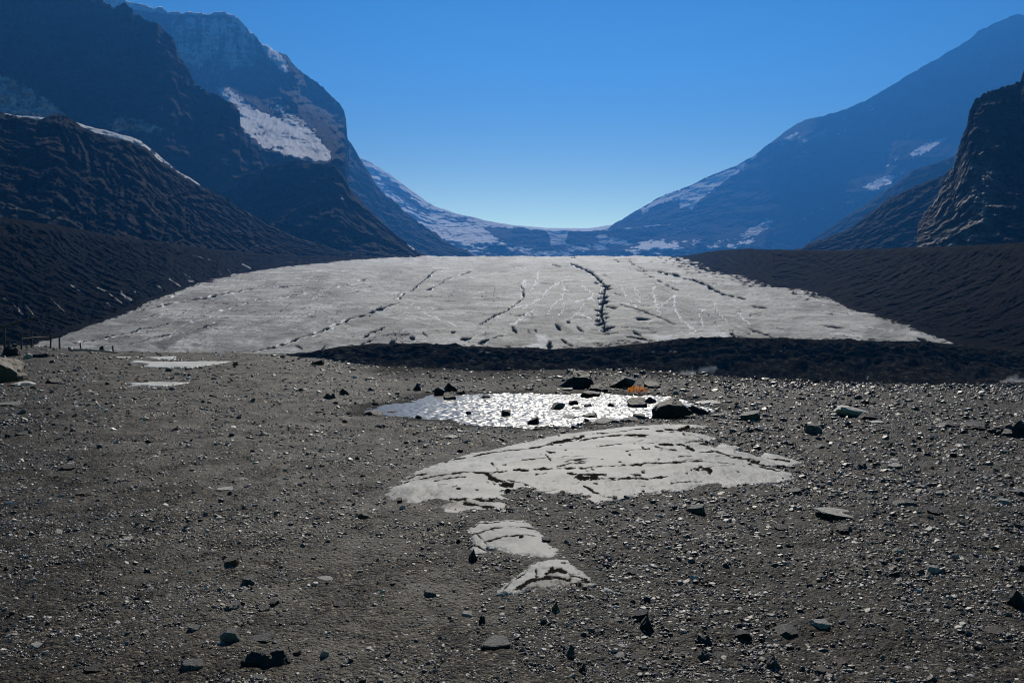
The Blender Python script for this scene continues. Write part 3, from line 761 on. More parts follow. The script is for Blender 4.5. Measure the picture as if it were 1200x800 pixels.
mount('mountain_shoulder', 'blue hazy lower shoulder behind the right crag',
      [(930,300,3500),(945,286,3480),(982,260,3450),(1012,241,3400),(1040,222,3350),(1069,200,3300),(1110,186,3250),(1140,170,3200),(1280,110,3100)],
      [(930,310,2900),(1280,310,2550)], MT_R1, 1.6, 100, ks=1.7, amp=0.07, shear=.4, rj=1.4, seed=47.0)
mount('scree_slope', 'dark scree slope running down to the left of the crag',
      [(915,301,2300),(934,292,2300),(960,282,2280),(994,269,2250),(1010,258,2220),(1024,247,2200),(1042,232,2150),(1069,220,2100),(1099,209,2050),(1116,197,2000),(1150,180,1950),(1280,110,1800)],
      [(915,310,1900),(1280,310,1480)], MT_TALUS, 1.3, 120, ks=1.2, amp=0.08, rj=1.7, shear=.5, seed=52.0)
# crag
def ex_r3(m, U, V, X, Y, Z):
    r = ridged(U * .16 + V * .03, V * .05, 3.0, 6, .7)
    w = ss(155, 225, V) * (1 - ss(1140, 1180, U)) + .55 * np.exp(-((U - 1155) / 30.) ** 2 - ((V - 225) / 35.) ** 2) + .25 * ss(290, 180, V) * ss(1200, 1120, U)
    m[..., 1] = np.clip(ss(.2, .38, r) * np.clip(w, 0, 1), 0, 1)  # sunlit rock strands painted as pale colour, mostly on the lower left
mount('crag', 'rugged dark rock crag with sunlit streaks painted on its foot at the right edge',
      [(1074,290,1330),(1075,264,1330),(1083,250,1335),(1095,236,1345),(1105,215,1355),(1117,197,1360),(1121,180,1370),(1127,162,1375),(1133,147,1380),(1136,128,1390),(1142,118,1390),(1155,108,1395),(1175,102,1400),(1190,97,1400),(1196,95,1400),(1198,86,1400),(1206,80,1400),(1240,62,1400),(1340,20,1400)],
      [(1074,296,1130),(1130,296,1090),(1340,296,1000)], MT_CRAG, 0.7, 260, amp=0.14, rj=2.4, jfreq=.3, gul=.7, gf=9, hf=1.3, zf=.45, block=.6, seed=61.0, extra=ex_r3)
# dark moraine right of the ice
rb = []
for (a, b) in [(796,301.2),(812,307),(835,318),(870,323),(905,336),(945,339),(978,351),(1000,361),(1042,373),(1083,388),(1130,404)]:
    rb.append((a, b + 1.0, float(glac_Y(b))))
rb += [(1200,414,432),(1400,420,400)]
mount('side_moraine', 'smooth black rubble moraine along the right edge of the ice',
      [(796,300.6,2200),(806,299,2150),(820,296.5,2000),(840,293.5,1800),(868,292,1500),(905,292.5,1200),(930,293,1130),(960,294,1060),(1000,293,980),(1060,290,850),(1100,289,760),(1200,284,590),(1400,270,540)],
      rb, MT_MOR, 0.8, 210, amp=0.017, rj=0.7, gul=2.4, shear=.9, gf=2.5, hf=1.6, fw=1.15, seed=71.0)

# ------------------------------------------------------------------ bedrock slabs
def slab(label, poly, cracks, dome, zr, dust=(), rim=0.006, du=1.0, dv=0.5, dscale=0.8, relief=0.0, mat=None, du_edge=False):
    p = np.array(poly)
    u = np.arange(p[:, 0].min() - 6, p[:, 0].max() + 6, du)
    v = np.arange(p[:, 1].max() + 5, p[:, 1].min() - 4, -dv)
    c = ground_hit(float(p[:, 0].mean()), float(p[:, 1].mean()))
    z0 = c[2] + 0.01
    Yv = (np.array(px_to_plane([(600, q) for q in v], z0)))[:, 1]
    UU, YY = np.meshgrid(u, Yv)
    XX = (UU - CX) / F * YY
    pw = px_to_plane(poly, z0)
    s = Yv.mean() / F
    d = sdf_poly(XX, YY, pw) + 3.2 * s * fbm(XX / s / 9, YY / s / 14, 0, 6, .7) + (.035 if du_edge else .008)
    g = H(XX, YY)
    cr = np.zeros(XX.shape)
    U0, V0 = PX(XX, YY, np.full(XX.shape, z0))
    j = 1.3 * fbm(U0 * .12, V0 * .3, 5, 4); j2 = 0.7 * fbm(U0 * .15, V0 * .4, 8, 4)
    n = fbm(U0 * .07, V0 * .2, 3, 4, .6)
    for pts, w in cracks:
        k = near_box(U0, V0, pts, w + 4)
        if not k.any(): continue
        dd = dist_line((U0 + j)[k], (V0 + j2)[k], pts)
        ww = w * (1.0 + 1.7 * n[k])
        cr[k] = np.maximum(cr[k], 1 - ss(ww - .25, ww + .3, dd))
    du_ = np.zeros(XX.shape)
    for pl in dust: paint_poly(du_, U0, V0, pl, 2, .8, 4 * n)
    z = np.where(d > 0, rim * ss(0, 0.04, d) + dome * (1 - np.exp(-np.clip(d, 0, None) / dscale)), np.maximum(2.5 * d, -0.35))
    z = g * 0.6 + z0 * 0.4 - 0.005 + z - 0.003 * cr + 0.003 * fbm(XX * 2, YY * 2, 2, 4) + relief * ridged(XX * 3, YY * 5, 2, 4) * ss(0, .1, d)
    kk = d > -0.30
    q = kk[:-1, :-1] | kk[1:, 1:]
    idx = np.arange(XX.size).reshape(XX.shape)
    fc = np.stack([idx[:-1, :-1][q], idx[:-1, 1:][q], idx[1:, 1:][q], idx[1:, :-1][q]], -1).reshape(-1)
    used, inv = np.unique(fc, return_inverse=True)
    vv = np.stack([XX, YY, z], -1).reshape(-1, 3)
    cx, cy = vv[used][:, 0].mean(), vv[used][:, 1].mean()
    loc = np.array([cx, cy, z0])
    o = raw_mesh('bedrock_slab', vv[used] - loc, inv, 4, M_SLAB2 if mat else M_SLAB, {'mask': np.stack([cr, du_, 0 * cr], -1).reshape(-1, 3)[used]})
    o.location = loc
    tag(o, label, 'rock slab', zr)
    return pw

r2s = random.Random(77)
SLAB1 = [(443.5,582),(451,575.5),(459,566.5),(475,557.5),(497.5,548.5),(524.5,539.5),(542.5,534),(576,526),(610,519),(655,510),(700,504.6),(727,501),(773,497.5),(829,498.7),(822,502.5),(790,505),(817.7,507.5),(836,511.5),(822,518),(841,522),(846,519),(864,522),(858,526.7),(873.7,530),(894.7,535),(897,529),(915.7,532.5),(939,540),(927,544),(908.7,542),(900,544),(913,549),(932,556),(925,560.7),(897,562.8),(873.7,565),(855,569),(843,565),(820,566),(799,573.5),(768.7,574),(738,582),(722,585),(705.7,591),(686,589),(690.5,584),(684,581),(664,576.6),(646,579),(625.8,573),(601,573),(591,577),(598,586.8),(580,588.5),(594,591.5),(585,600.5),(556,598.5),(538,602),(515.5,603),(508,599),(513,592.5),(498,590),(495,595.5),(470.5,592),(450,586)]
CR1 = [([(453,577),(480,568),(510,563),(545,560),(570,560),(600,557),(640,556),(690,555)], .7),
       ([(513,546),(542,539.5),(587,531.6),(610,530),(644,524),(684,515)], .9), ([(650,521),(662,519),(680,517)], 2.0), ([(462,571),(485,562),(500,559)], .6),
       ([(680,521),(703,517),(727,516),(762,514.5)], 1.0), ([(771,509.5),(801,509.5)], 1.5), ([(780,504.8),(822,503)], 1.0), ([(822,518.5),(838,520.5)], 2.0),
       ([(699,530),(734,525.5)], .6), ([(743,525.5),(757,532.5)], .7), ([(773,526.7),(789.7,525.5),(801,525.5),(813,530)], 1.4), ([(768.7,529.5),(792,531.8)], .8),
       ([(684.7,554.7),(726.7,552),(771,547.7),(810.7,545),(859.7,545)], .6), ([(811,553.5),(820,551),(832,555)], 1.6), ([(680,561.7),(710,562.8)], 1.1), ([(684.7,567.5),(715,566),(750,564),(782.7,561.7)], .9),
       ([(684.7,572),(705.7,582.7),(722,583.8)], 1.0), ([(829,526.7),(857,538),(890,540.7)], .7), ([(572,562),(587.5,568.8),(601,571)], 2.2), ([(576,550.8),(583,557)], .8),
       ([(666,559.8),(684,566.5),(700,564)], 1.8), ([(497.5,591.5),(542.5,589.5),(596,587.5)], 1.1), ([(545,594),(580,597)], 1.3), ([(890,546),(915,552)], .8), ([(880,541),(925,549)], .8), ([(900,536),(925,540)], .9),
       ([(640,541),(644,548)], .9), ([(640,534),(650,537)], 1.0), ([(735,560),(750,560.5)], .9), ([(595,566),(625,572)], .5), ([(610,548),(640,546),(690,549)], .35), ([(700,511),(760,506)], .6)]
for i in range(46):
    u_ = r2s.uniform(480, 860); v_ = r2s.uniform(512, 580); l_ = r2s.uniform(8, 38)
    CR1.append(([(u_, v_), (u_ + l_ * .5, v_ - l_ * .07 + r2s.uniform(-1, 1)), (u_ + l_, v_ - l_ * .12)], r2s.uniform(.15, .5)))
for i in range(70):
    u_ = r2s.uniform(470, 900); v_ = r2s.uniform(510, 588); CR1.append(([(u_, v_), (u_ + r2s.uniform(1, 3), v_)], r2s.uniform(.4, .9)))
slab('large pale ice-smoothed bedrock slab with dark cracks, biggest of the bare slabs in the gravel', SLAB1, CR1, 0.10, 'bare bedrock slabs', dust=[[(507,592),(560,588),(590,590),(560,597),(510,598)]], du=0.8, dv=0.4, du_edge=True)
SLAB2 = [(546,620),(550,614),(568,610),(586,609),(614,607),(620,610),(628,617),(638,625),(644,635),(656,643),(652,647),(644,651),(632,649),(614,647),(599,648),(594,643),(580,638),(568,636),(568,643),(558,644),(552,638),(556,634),(550,625)]
CR2 = [([(550,626),(575,620),(600,617),(630,618)], .6), ([(568,632),(590,629),(620,628),(640,629)], .6), ([(560,614),(590,611),(615,610)], .5), ([(554,634),(570,640)], .8), ([(572,616),(578,622)], .4), ([(558,624),(570,634)], .4)]
slab('small striped pale bedrock patch just below the large slab', SLAB2, CR2, 0.02, 'bare bedrock slabs', rim=.006, dscale=.3, du=0.8, dv=0.5)
SLAB3 = [(583,693),(589,683),(604,673),(620,663),(636,657),(652,656),(668,657),(674,664),(690,674),(696,682),(708,687),(728,694),(712,693),(700,688),(688,688),(672,687),(656,686),(645,689),(628,688),(614,690),(600,694)]
slab('lowest pale bedrock patch shaped like a boomerang with a dark broken lower edge', SLAB3, [([(640,672),(655,670),(668,676),(690,683),(705,688)], 1.6), ([(605,690),(622,680),(640,677),(655,680),(680,685)], 2.0), ([(628,670),(629,676)], 1.2), ([(590,690),(600,678),(618,668)], .6)], 0.03, 'bare bedrock slabs', dust=[[(604,690),(625,678),(645,673),(668,678),(700,688),(660,690)]], rim=.01, dscale=.3, du=0.8, dv=0.5, relief=.012)
slab('long thin white slab on the left, widest of the flat ones near the plain edge', [(152,424),(160,421.5),(190,423),(230,423.5),(272,424.3),(262,427),(235,428.5),(225,430),(165,430),(176,426.5)], [], 0.02, 'bare bedrock slabs', du=1.0, dv=.25, rim=.03, mat='pale')
slab('white slab on the left lying nearer than the long thin one', [(147,449),(165,449.3),(180,447.5),(200,448),(225,448.7),(205,451),(190,453),(165,452),(150,453),(156,451)], [], 0.02, 'bare bedrock slabs', du=1.0, dv=.25, rim=.03, mat='pale')
slab('narrow white slab right behind the long thin one', [(172,418.2),(203,417.6),(204,420),(180,420.2)], [], 0.01, 'bare bedrock slabs', du=1.0, dv=.25, rim=.03, mat='pale')
slab('small white slab left of the narrow one', [(136,417.4),(154,418.4),(150,420.2),(138,419.4)], [], 0.01, 'bare bedrock slabs', du=1.0, dv=.25, rim=.03, mat='pale')

# ------------------------------------------------------------------ stones
def ico(sub):
    import bmesh
    bm = bmesh.new(); bmesh.ops.create_icosphere(bm, subdivisions=sub, radius=1.0)
    v = np.array([w.co[:] for w in bm.verts]); f = np.array([[w.index for w in q.verts] for q in bm.faces]); bm.free()
    return v, f
ICO = {k: ico(k) for k in (1, 2, 4)}

def rock_verts(seed, sub=4, cuts=9, keep=0.62, rough=0.05, pointy=0.0):
    # cut a ball with random planes: broken faces and edges
    r = np.random.default_rng(seed)
    v = ICO[sub][0].copy()
    tp = r.normal(size=2) * .4; v[:, 2] = np.minimum(np.maximum(v[:, 2], -.8), .5 + .35 * r.random() + v[:, 0] * tp[0] + v[:, 1] * tp[1])
    for i in range(cuts):
        n = r.normal(size=3); n /= np.linalg.norm(n); d = r.uniform(keep, keep + 0.28)
        ex = v @ n - d
        v = v - np.clip(ex, 0, None)[:, None] * n
    if rough:
        nn = fbm(v[:, 0] * 2.2 + seed, v[:, 1] * 2.2, v[:, 2] * 2.2, 5, .6)
        v = v * (1 + rough * nn)[:, None]
    if pointy:
        k = np.clip(v[:, 2], 0, None); v[:, 0] *= 1 - pointy * k; v[:, 1] *= 1 - pointy * k
    lo, hi = v.min(0), v.max(0)
    return (v - (lo + hi) / 2) / ((hi - lo) / 2)

PROTO = []
for i in range(14):
    v = rock_verts(100 + i, 4, 13 + i % 6, 0.46 + 0.04 * (i % 6), 0.09, 0.3 if i % 7 == 6 else 0)
    me_o = raw_mesh('stone_shape', v, ICO[4][1].ravel(), 3, M_R_GREY, smooth=False, link=False)
    PROTO.append(me_o.data)
MATS = {'dark': M_R_DARK, 'grey': M_R_GREY, 'pale': M_R_PALE, 'brown': M_R_TAN}
PM = {}
def proto(i, m):
    if (i, m) not in PM:
        d = PROTO[i].copy(); d.materials.clear(); d.materials.append(MATS[m]); PM[(i, m)] = d
    return PM[(i, m)]

placed = []
def stone(u, v, w, h, m, label, name='stone', cat='stone', group='named stones on the gravel', i=None, depth=1.0, tilt=(0, 0), rz=None, sink=0.42, res=None):
    """u, v: centre and foot of the stone in the picture; w, h its size there"""
    x, y, z = ground_hit(u, v)
    s = y / F
    W = w * s; D = W * depth; h = min(h, w * 1.25); Hh = max(0.42 * h * s, h * s - 0.8 * D * CAMH / y) * 1.1
    if i is None: i = r2.randrange(len(PROTO))
    o = bpy.data.objects.new(name, proto(i, m)); col.objects.link(o)
    yy = y + D * 0.45
    zg = float(H(np.array([x]), np.array([yy]))[0])
    if yy < 21: zg = max(zg, WZ - .004)
    # visible part Hh above ground; the rest is bedded in it
    full = Hh / (1 - sink) if sink < .9 else Hh
    o.location = (x * yy / y, yy, zg + Hh - full / 2)
    o.scale = (W / 2, D / 2, full / 2)
    o.rotation_euler = (math.radians(tilt[0]), math.radians(tilt[1]), math.radians(rz if rz is not None else r2.uniform(-20, 20)))
    tag(o, label, cat, group)
    placed.append((u, v, w))
    return o
BD = dict(name='boulder', cat='boulder', group='boulders around the plain')
stone(5, 448, 56, 31, 'brown', 'large brown boulder cut by the left edge of the picture', i=3, depth=1.0, rz=0, **BD)
stone(12, 417, 27, 15, 'dark', 'black boulder just above the large brown boulder at the left edge', i=1, **BD)
stone(36, 401, 18, 11, 'dark', 'black boulder farthest back among the fence posts', i=2, **BD)
stone(46, 419, 24, 11, 'dark', 'dark boulder with a pale right side, in front of the wooden fence', i=5, **BD)
stone(33, 420, 10, 6, 'pale', 'small whitish stone left of the dark boulder with a pale side', i=7)
stone(62, 450, 18, 7, 'dark', 'flat dark stone right of the large brown boulder', i=8)
stone(28, 452, 30, 5, 'pale', 'flat pale stone at the foot of the large brown boulder', i=9)
stone(8, 476, 34, 6, 'grey', 'long flat grey stone near the left edge below the brown boulder', i=4)
stone(119, 411, 8, 5, 'dark', 'tiny black stone on the skyline right of the fence', i=1)
stone(230, 410.5, 14, 4, 'dark', 'low black rock hump on the plain edge against the ice', i=11)
stone(372, 428, 16, 8, 'dark', 'dark stone on the plain edge where the black bank begins', i=6)
stone(387, 468, 14, 7, 'dark', 'dark stone at mid left, level with the pond', i=2)
stone(403, 463, 11, 8, 'dark', 'black stone beside the dark stone left of the pond', i=3)
stone(488, 458, 12, 8, 'dark', 'black block behind the left arm of the pond', i=1)
stone(438, 487, 24, 8, 'dark', 'long flat black stone at the left tip of the pond', i=8, tilt=(0, 14), rz=0)
stone(460, 484, 13, 3, 'dark', 'thin flat stone in the shallows right of the left tip', i=4)
stone(444, 501, 14, 5, 'dark', 'dark stone on the gravel below the left tip of the pond', i=6)
stone(440, 475, 8, 4, 'dark', 'small dark stone on the shore behind the left tip', i=2)
stone(515, 464, 13, 10, 'dark', 'left stone of the black cluster on the far shore', i=0)
stone(527, 469, 15, 9, 'dark', 'black stone standing in the water below the far shore cluster', i=5)
stone(528, 459, 16, 10, 'dark', 'topmost stone of the black cluster on the far shore', i=3)
stone(540, 462, 13, 6, 'dark', 'flat right stone of the black cluster on the far shore', i=9)
stone(568, 467, 12, 5, 'dark', 'dark stone on the far shore right of the cluster', i=1)
stone(593, 488, 12, 8, 'dark', 'round black stone alone in the left half of the pond', i=12)
stone(549, 486, 7, 4, 'dark', 'tiny dark stone in the left of the pond', i=2)
stone(625, 498, 14, 10, 'dark', 'black pointed stone in the water near the front shore', i=6)
stone(653, 480, 20, 9, 'grey', 'largest stone in the middle of the pond, grey topped', i=7, tilt=(0, -12))
stone(672, 475, 12, 6, 'dark', 'small dark stone in the far middle of the pond', i=10)
stone(674, 480, 11, 4, 'dark', 'small dark stone just below the far middle one in the pond', i=8)
stone(689, 477, 10, 4, 'dark', 'low dark stone right of the far middle ones in the pond', i=2)
stone(716, 477, 9, 5, 'dark', 'small dark stone in the right part of the pond', i=3)
stone(669, 491, 26, 5, 'dark', 'left of two long flat stones near the front shore', i=9)
stone(691, 490, 18, 6, 'dark', 'right of two long flat stones near the front shore', i=4)
stone(747, 478, 24, 12, 'dark', 'black rock in the water left of the big black boulder', i=5)
stone(762, 473, 14, 8, 'dark', 'black rock touching the left top of the big black boulder', i=11)
stone(691, 466, 24, 8, 'dark', 'long black rock on the far shore, middle of the pond', i=0)
stone(738, 494, 22, 6, 'dark', 'flat dark rock on the front shore left of the grey stone', i=8)
stone(712, 497, 40, 9, 'dark', 'widest dark rock ledge on the front shore', i=9)
stone(749, 491, 15, 7, 'grey', 'rounded grey stone on the front shore beside the big boulder', i=12)
stone(631, 504, 12, 5, 'dark', 'dark stone on the front shore below the pointed one', i=2)
stone(786, 491, 50, 28, 'dark', 'biggest black boulder with a steep left side at the right end of the pond', i=13, depth=.8, rz=0, sink=.1, **BD)
stone(812, 486, 34, 13, 'dark', 'black boulder leaning on the right side of the biggest boulder', i=3, depth=.9, rz=10, **BD)
stone(794, 490, 16, 5, 'grey', 'low grey stone at the right foot of the biggest boulder', i=4)
stone(840, 489, 20, 6, 'dark', 'dark flat stone right of the small water arm', i=6)
stone(851, 486, 12, 5, 'dark', 'small dark stone right of the flat one by the water arm', i=5)
stone(672, 455, 44, 20, 'dark', 'wide black rock mound behind the middle of the pond', i=1, depth=1.0, **BD)
stone(670, 446, 12, 13, 'grey', 'grey rounded stone on top of the wide black mound', i=12)
stone(700, 459, 24, 8, 'dark', 'black boulder right of the wide mound behind the pond', i=2, **BD)
stone(729, 454, 32, 13, 'dark', 'black rock mound behind the orange shrub', i=7, depth=1.0, **BD)
stone(764, 455, 20, 8, 'dark', 'black boulder right of the orange shrub', i=5, **BD)
stone(665, 458, 14, 3, 'pale', 'pale flat stone on the far shore under the wide mound', i=4)
stone(832, 474, 28, 5, 'pale', 'bright flat stone right of the biggest black boulder', i=8)
stone(877, 493, 26, 12, 'grey', 'grey wedge stone between the pond and the pale topped boulder', i=6)
stone(953, 509, 18, 13, 'grey', 'rounded grey stone standing below the pale topped boulder', i=12)
stone(995, 488, 44, 14, 'pale', 'pale topped boulder right of the pond', i=0, rz=5, tilt=(0, 8), **BD)
stone(1020, 493, 28, 10, 'dark', 'black boulder against the right side of the pale topped one', i=2, **BD)
stone(1026, 496, 18, 4, 'pale', 'white flat stone in front of the black and pale boulder pair', i=4)
stone(1110, 501, 22, 7, 'dark', 'low black boulder left of the pair near the right edge', i=8, **BD)
stone(1143, 504, 38, 14, 'dark', 'sloping black boulder with a grey left side near the right edge', i=9, rz=0, tilt=(0, 12), **BD)
stone(1190, 513, 54, 24, 'dark', 'large rounded boulder with a light rim cut by the right edge', i=3, depth=1.1, rz=0, **BD)
stone(980, 608, 50, 13, 'pale', 'long pale slab stone, brightest loose stone on the right', i=4, tilt=(0, 9), rz=0, sink=.3)
stone(988, 627, 27, 13, 'dark', 'black flat stone right below the long pale slab stone', i=9, rz=0)
stone(929, 580, 18, 9, 'grey', 'grey stone with a white top, below the right end of the large slab', i=6)
stone(1058, 594, 28, 12, 'grey', 'angular grey stone right of the long pale slab stone', i=1)
stone(1095, 604, 18, 9, 'dark', 'dark stone right of the angular grey stone', i=5)
stone(964, 526, 16, 6, 'dark', 'dark flat stone right of the upper end of the large slab', i=8)
stone(1010, 550, 13, 7, 'dark', 'small dark stone above the whitish flat one on the right', i=2)
stone(1048, 550, 16, 7, 'pale', 'whitish flat stone high on the right gravel', i=4)
stone(1049, 540, 15, 4, 'pale', 'thin pale stone behind the whitish flat one on the right', i=9)
stone(1176, 592, 14, 8, 'pale', 'small round white stone near the right edge', i=12)
stone(1195, 580, 22, 6, 'grey', 'greenish grey flat stone cut by the right edge', i=4)
stone(815, 602, 22, 12, 'grey', 'light grey wedge stone below the middle of the large slab', i=6)
stone(846, 604, 12, 5, 'pale', 'pale chip right of the light grey wedge stone', i=8)
stone(915, 622, 16, 9, 'dark', 'small black stone left of the black flat stone', i=5)
stone(1051, 649, 14, 9, 'pale', 'white angular stone in the right middle gravel', i=1)
stone(1094, 675, 13, 12, 'pale', 'pale round stone right of the white angular one', i=12)
stone(962, 681, 14, 9, 'grey', 'pointed grey stone in the lower right centre', i=13)
stone(1190, 713, 22, 24, 'dark', 'black knobby stone near the lower right edge', i=11)
stone(1196, 670, 20, 11, 'brown', 'rusty brown stone cut by the right edge', i=3)
stone(822, 778, 18, 15, 'grey', 'bluish grey block at the bottom right of centre', i=1)
stone(846, 776, 20, 10, 'dark', 'dark stone right of the bluish grey block', i=5)
stone(824, 757, 20, 14, 'dark', 'dark stone above the bluish grey block', i=2)
stone(871, 752, 20, 14, 'dark', 'dark stone between the two lower right clusters', i=10)
stone(921, 750, 28, 17, 'grey', 'grey layered stone in the bottom right gravel', i=8)
stone(961, 741, 20, 12, 'pale', 'pale stone right of the grey layered one', i=12)
stone(905, 786, 18, 20, 'grey', 'steep narrow grey stone near the bottom, right of centre', i=13)
stone(965, 791, 24, 9, 'brown', 'smooth tan oval stone at the bottom right', i=12)
stone(985, 780, 18, 9, 'brown', 'tan stone just behind the smooth oval one', i=7)
stone(1163, 746, 24, 10, 'brown', 'buff flat stone low on the right', i=4)
stone(757, 742, 18, 22, 'dark', 'black pointed stone of the pair left of the lower right gravel', i=13)
stone(750, 730, 20, 16, 'dark', 'black angular stone behind the black pointed one', i=6)
stone(581, 762, 36, 15, 'grey', 'grey stone with a pale upper ridge at the bottom centre', i=0, rz=5)
stone(554, 660, 12, 17, 'dark', 'dark upright pointed stone left of the boomerang patch', i=13)
stone(651, 718, 11, 19, 'brown', 'upright reddish stone below the boomerang patch', i=13)
stone(683, 789, 11, 19, 'brown', 'upright brown stone at the bottom centre', i=13)
stone(547, 725, 13, 9, 'pale', 'small bright white stone above the grey ridged one', i=12)
stone(565, 732, 8, 10, 'dark', 'small black stone right of the small bright white one', i=2)
stone(640, 637, 11, 7, 'dark', 'black stone on the right edge of the striped patch', i=5, sink=.1)
stone(611, 633, 6, 5, 'dark', 'tiny black stone on top of the striped patch', i=2, sink=.0)
stone(660, 665, 8, 5, 'dark', 'tiny black stone on top of the boomerang patch', i=2, sink=.0)
stone(668, 771, 13, 16, 'grey', 'grey cubic stone left of the upright brown stone', i=1)
stone(504, 701, 14, 9, 'grey', 'round light grey stone left of the boomerang patch', i=12)
stone(425, 608, 17, 8, 'brown', 'brownish stone left of the striped patch', i=3)
stone(468, 590, 7, 7, 'dark', 'black stone at the left end of the large slab', i=5, sink=.1)
stone(695, 644, 13, 7, 'dark', 'black oval stone right of the striped patch', i=9)
stone(741, 675, 17, 9, 'dark', 'black flat stone right of the boomerang patch', i=8)
stone(312, 786, 58, 26, 'dark', 'largest black rough rock low in the left foreground', i=2, depth=.55, rz=5)
stone(290, 782, 22, 14, 'dark', 'black lump joined to the left of the largest black rough rock', i=7)
stone(272, 755, 20, 19, 'grey', 'tilted grey wedge stone above the black rough rock', i=0, rz=-10, tilt=(0, -24))
stone(225, 790, 26, 17, 'grey', 'pale grey rounded stone left of the black rough rock', i=12, sink=.35)
stone(309, 755, 28, 13, 'grey', 'flat grey stone behind the black rough rock', i=4, sink=.4)
stone(227, 743, 16, 10, 'grey', 'light grey stone above the pale grey rounded one', i=12)
stone(43, 763, 14, 9, 'pale', 'round pale pebble in the bottom left', i=12)
stone(110, 791, 20, 9, 'brown', 'tan flat stone at the bottom left', i=4)
stone(272, 664, 18, 13, 'brown', 'dark brown angular stone in the left middle gravel', i=6)
stone(291, 687, 15, 13, 'grey', 'speckled round grey stone in the left middle gravel', i=12)
stone(273, 716, 18, 12, 'grey', 'angular grey chip above the tilted wedge stone', i=8)
stone(322, 709, 15, 9, 'dark', 'small black stone right of the angular grey chip', i=9)
stone(310, 718, 13, 10, 'grey', 'small grey stone left of the small black stone', i=5)
stone(400, 713, 18, 9, 'dark', 'low dark stone in the left centre foreground', i=2)
stone(380, 773, 12, 13, 'pale', 'whitish upright chip right of the black rough rock', i=7)
stone(348, 769, 10, 8, 'brown', 'small reddish brown stone right of the black rough rock', i=6)
stone(303, 798, 16, 9, 'grey', 'bluish stone at the very bottom below the black rough rock', i=12)
stone(264, 576, 20, 5, 'pale', 'pale flat stone in the upper left gravel', i=4)
stone(284, 563, 13, 4, 'pale', 'small pale flat stone behind the larger pale one upper left', i=9)
stone(81, 551, 14, 7, 'dark', 'black stone upper left on the gravel', i=5)
stone(25, 511, 14, 5, 'dark', 'dark flat stone far upper left', i=8)
stone(97, 581, 18, 7, 'brown', 'brown wedge stone at the left', i=6)
stone(148, 634, 16, 5, 'pale', 'long pale chip left of centre left', i=4)
stone(380, 680, 20, 5, 'pale', 'pale sliver in the centre left gravel', i=8)
stone(425, 605, 16, 6, 'brown', 'reddish flat stone behind the brownish one', i=4)
stone(448, 517, 14, 4, 'pale', 'pale stone on the gravel below the dark stone by the pond', i=9)
stone(528, 514, 18, 4, 'pale', 'thin pale stone between the pond and the large slab', i=8)
N_HAND = len(placed)

# scattered countable stones, each its own object
def ok_spot(u, v, w, pad=1.0):
    for a, b, c in placed:
        if abs(a - u) < (c + w) * .6 and abs(b - v) < (c + w) * .3: return False
    return True
SL = [np.array(SLAB1), np.array(SLAB2), np.array(SLAB3), np.array(POND)]
def in_clear(u, v):
    return any(sdf_poly(np.array([u]), np.array([v]), [tuple(q) for q in s])[0] > -2 for s in SL)
cnt = 0
names = {'dark': 'dark', 'grey': 'grey', 'pale': 'pale', 'brown': 'brown'}
while cnt < 300 - N_HAND:
    v = 455 + 345 * r2.random() ** 0.8; u = r2.uniform(-10, 1210)
    if r2.random() < .35: u = r2.uniform(700, 1210)
    w = min(13, 5.2 * r2.random() ** -0.35) * (0.75 + (v - 455) / 345 * .45)
    if in_clear(u, v) or not ok_spot(u, v, w): continue
    m = r2.choices(['dark', 'grey', 'pale', 'brown'], [.25, .33, .32, .10])[0]
    zone = 'left half' if u < 560 else 'right half'
    band = 'near foreground' if v > 640 else 'farther back'
    stone(u, v, w, w * r2.uniform(.25, .5), m, f'small {names[m]} stone lying in the gravel, {zone}, {band}', i=r2.randrange(14), depth=r2.uniform(.6, 1.1),
          tilt=(r2.uniform(-12, 12), r2.uniform(-14, 14)), rz=r2.uniform(0, 360), sink=r2.uniform(.35, .55), group=f'{names[m]} stones scattered in the {zone} {band}')
    cnt += 1

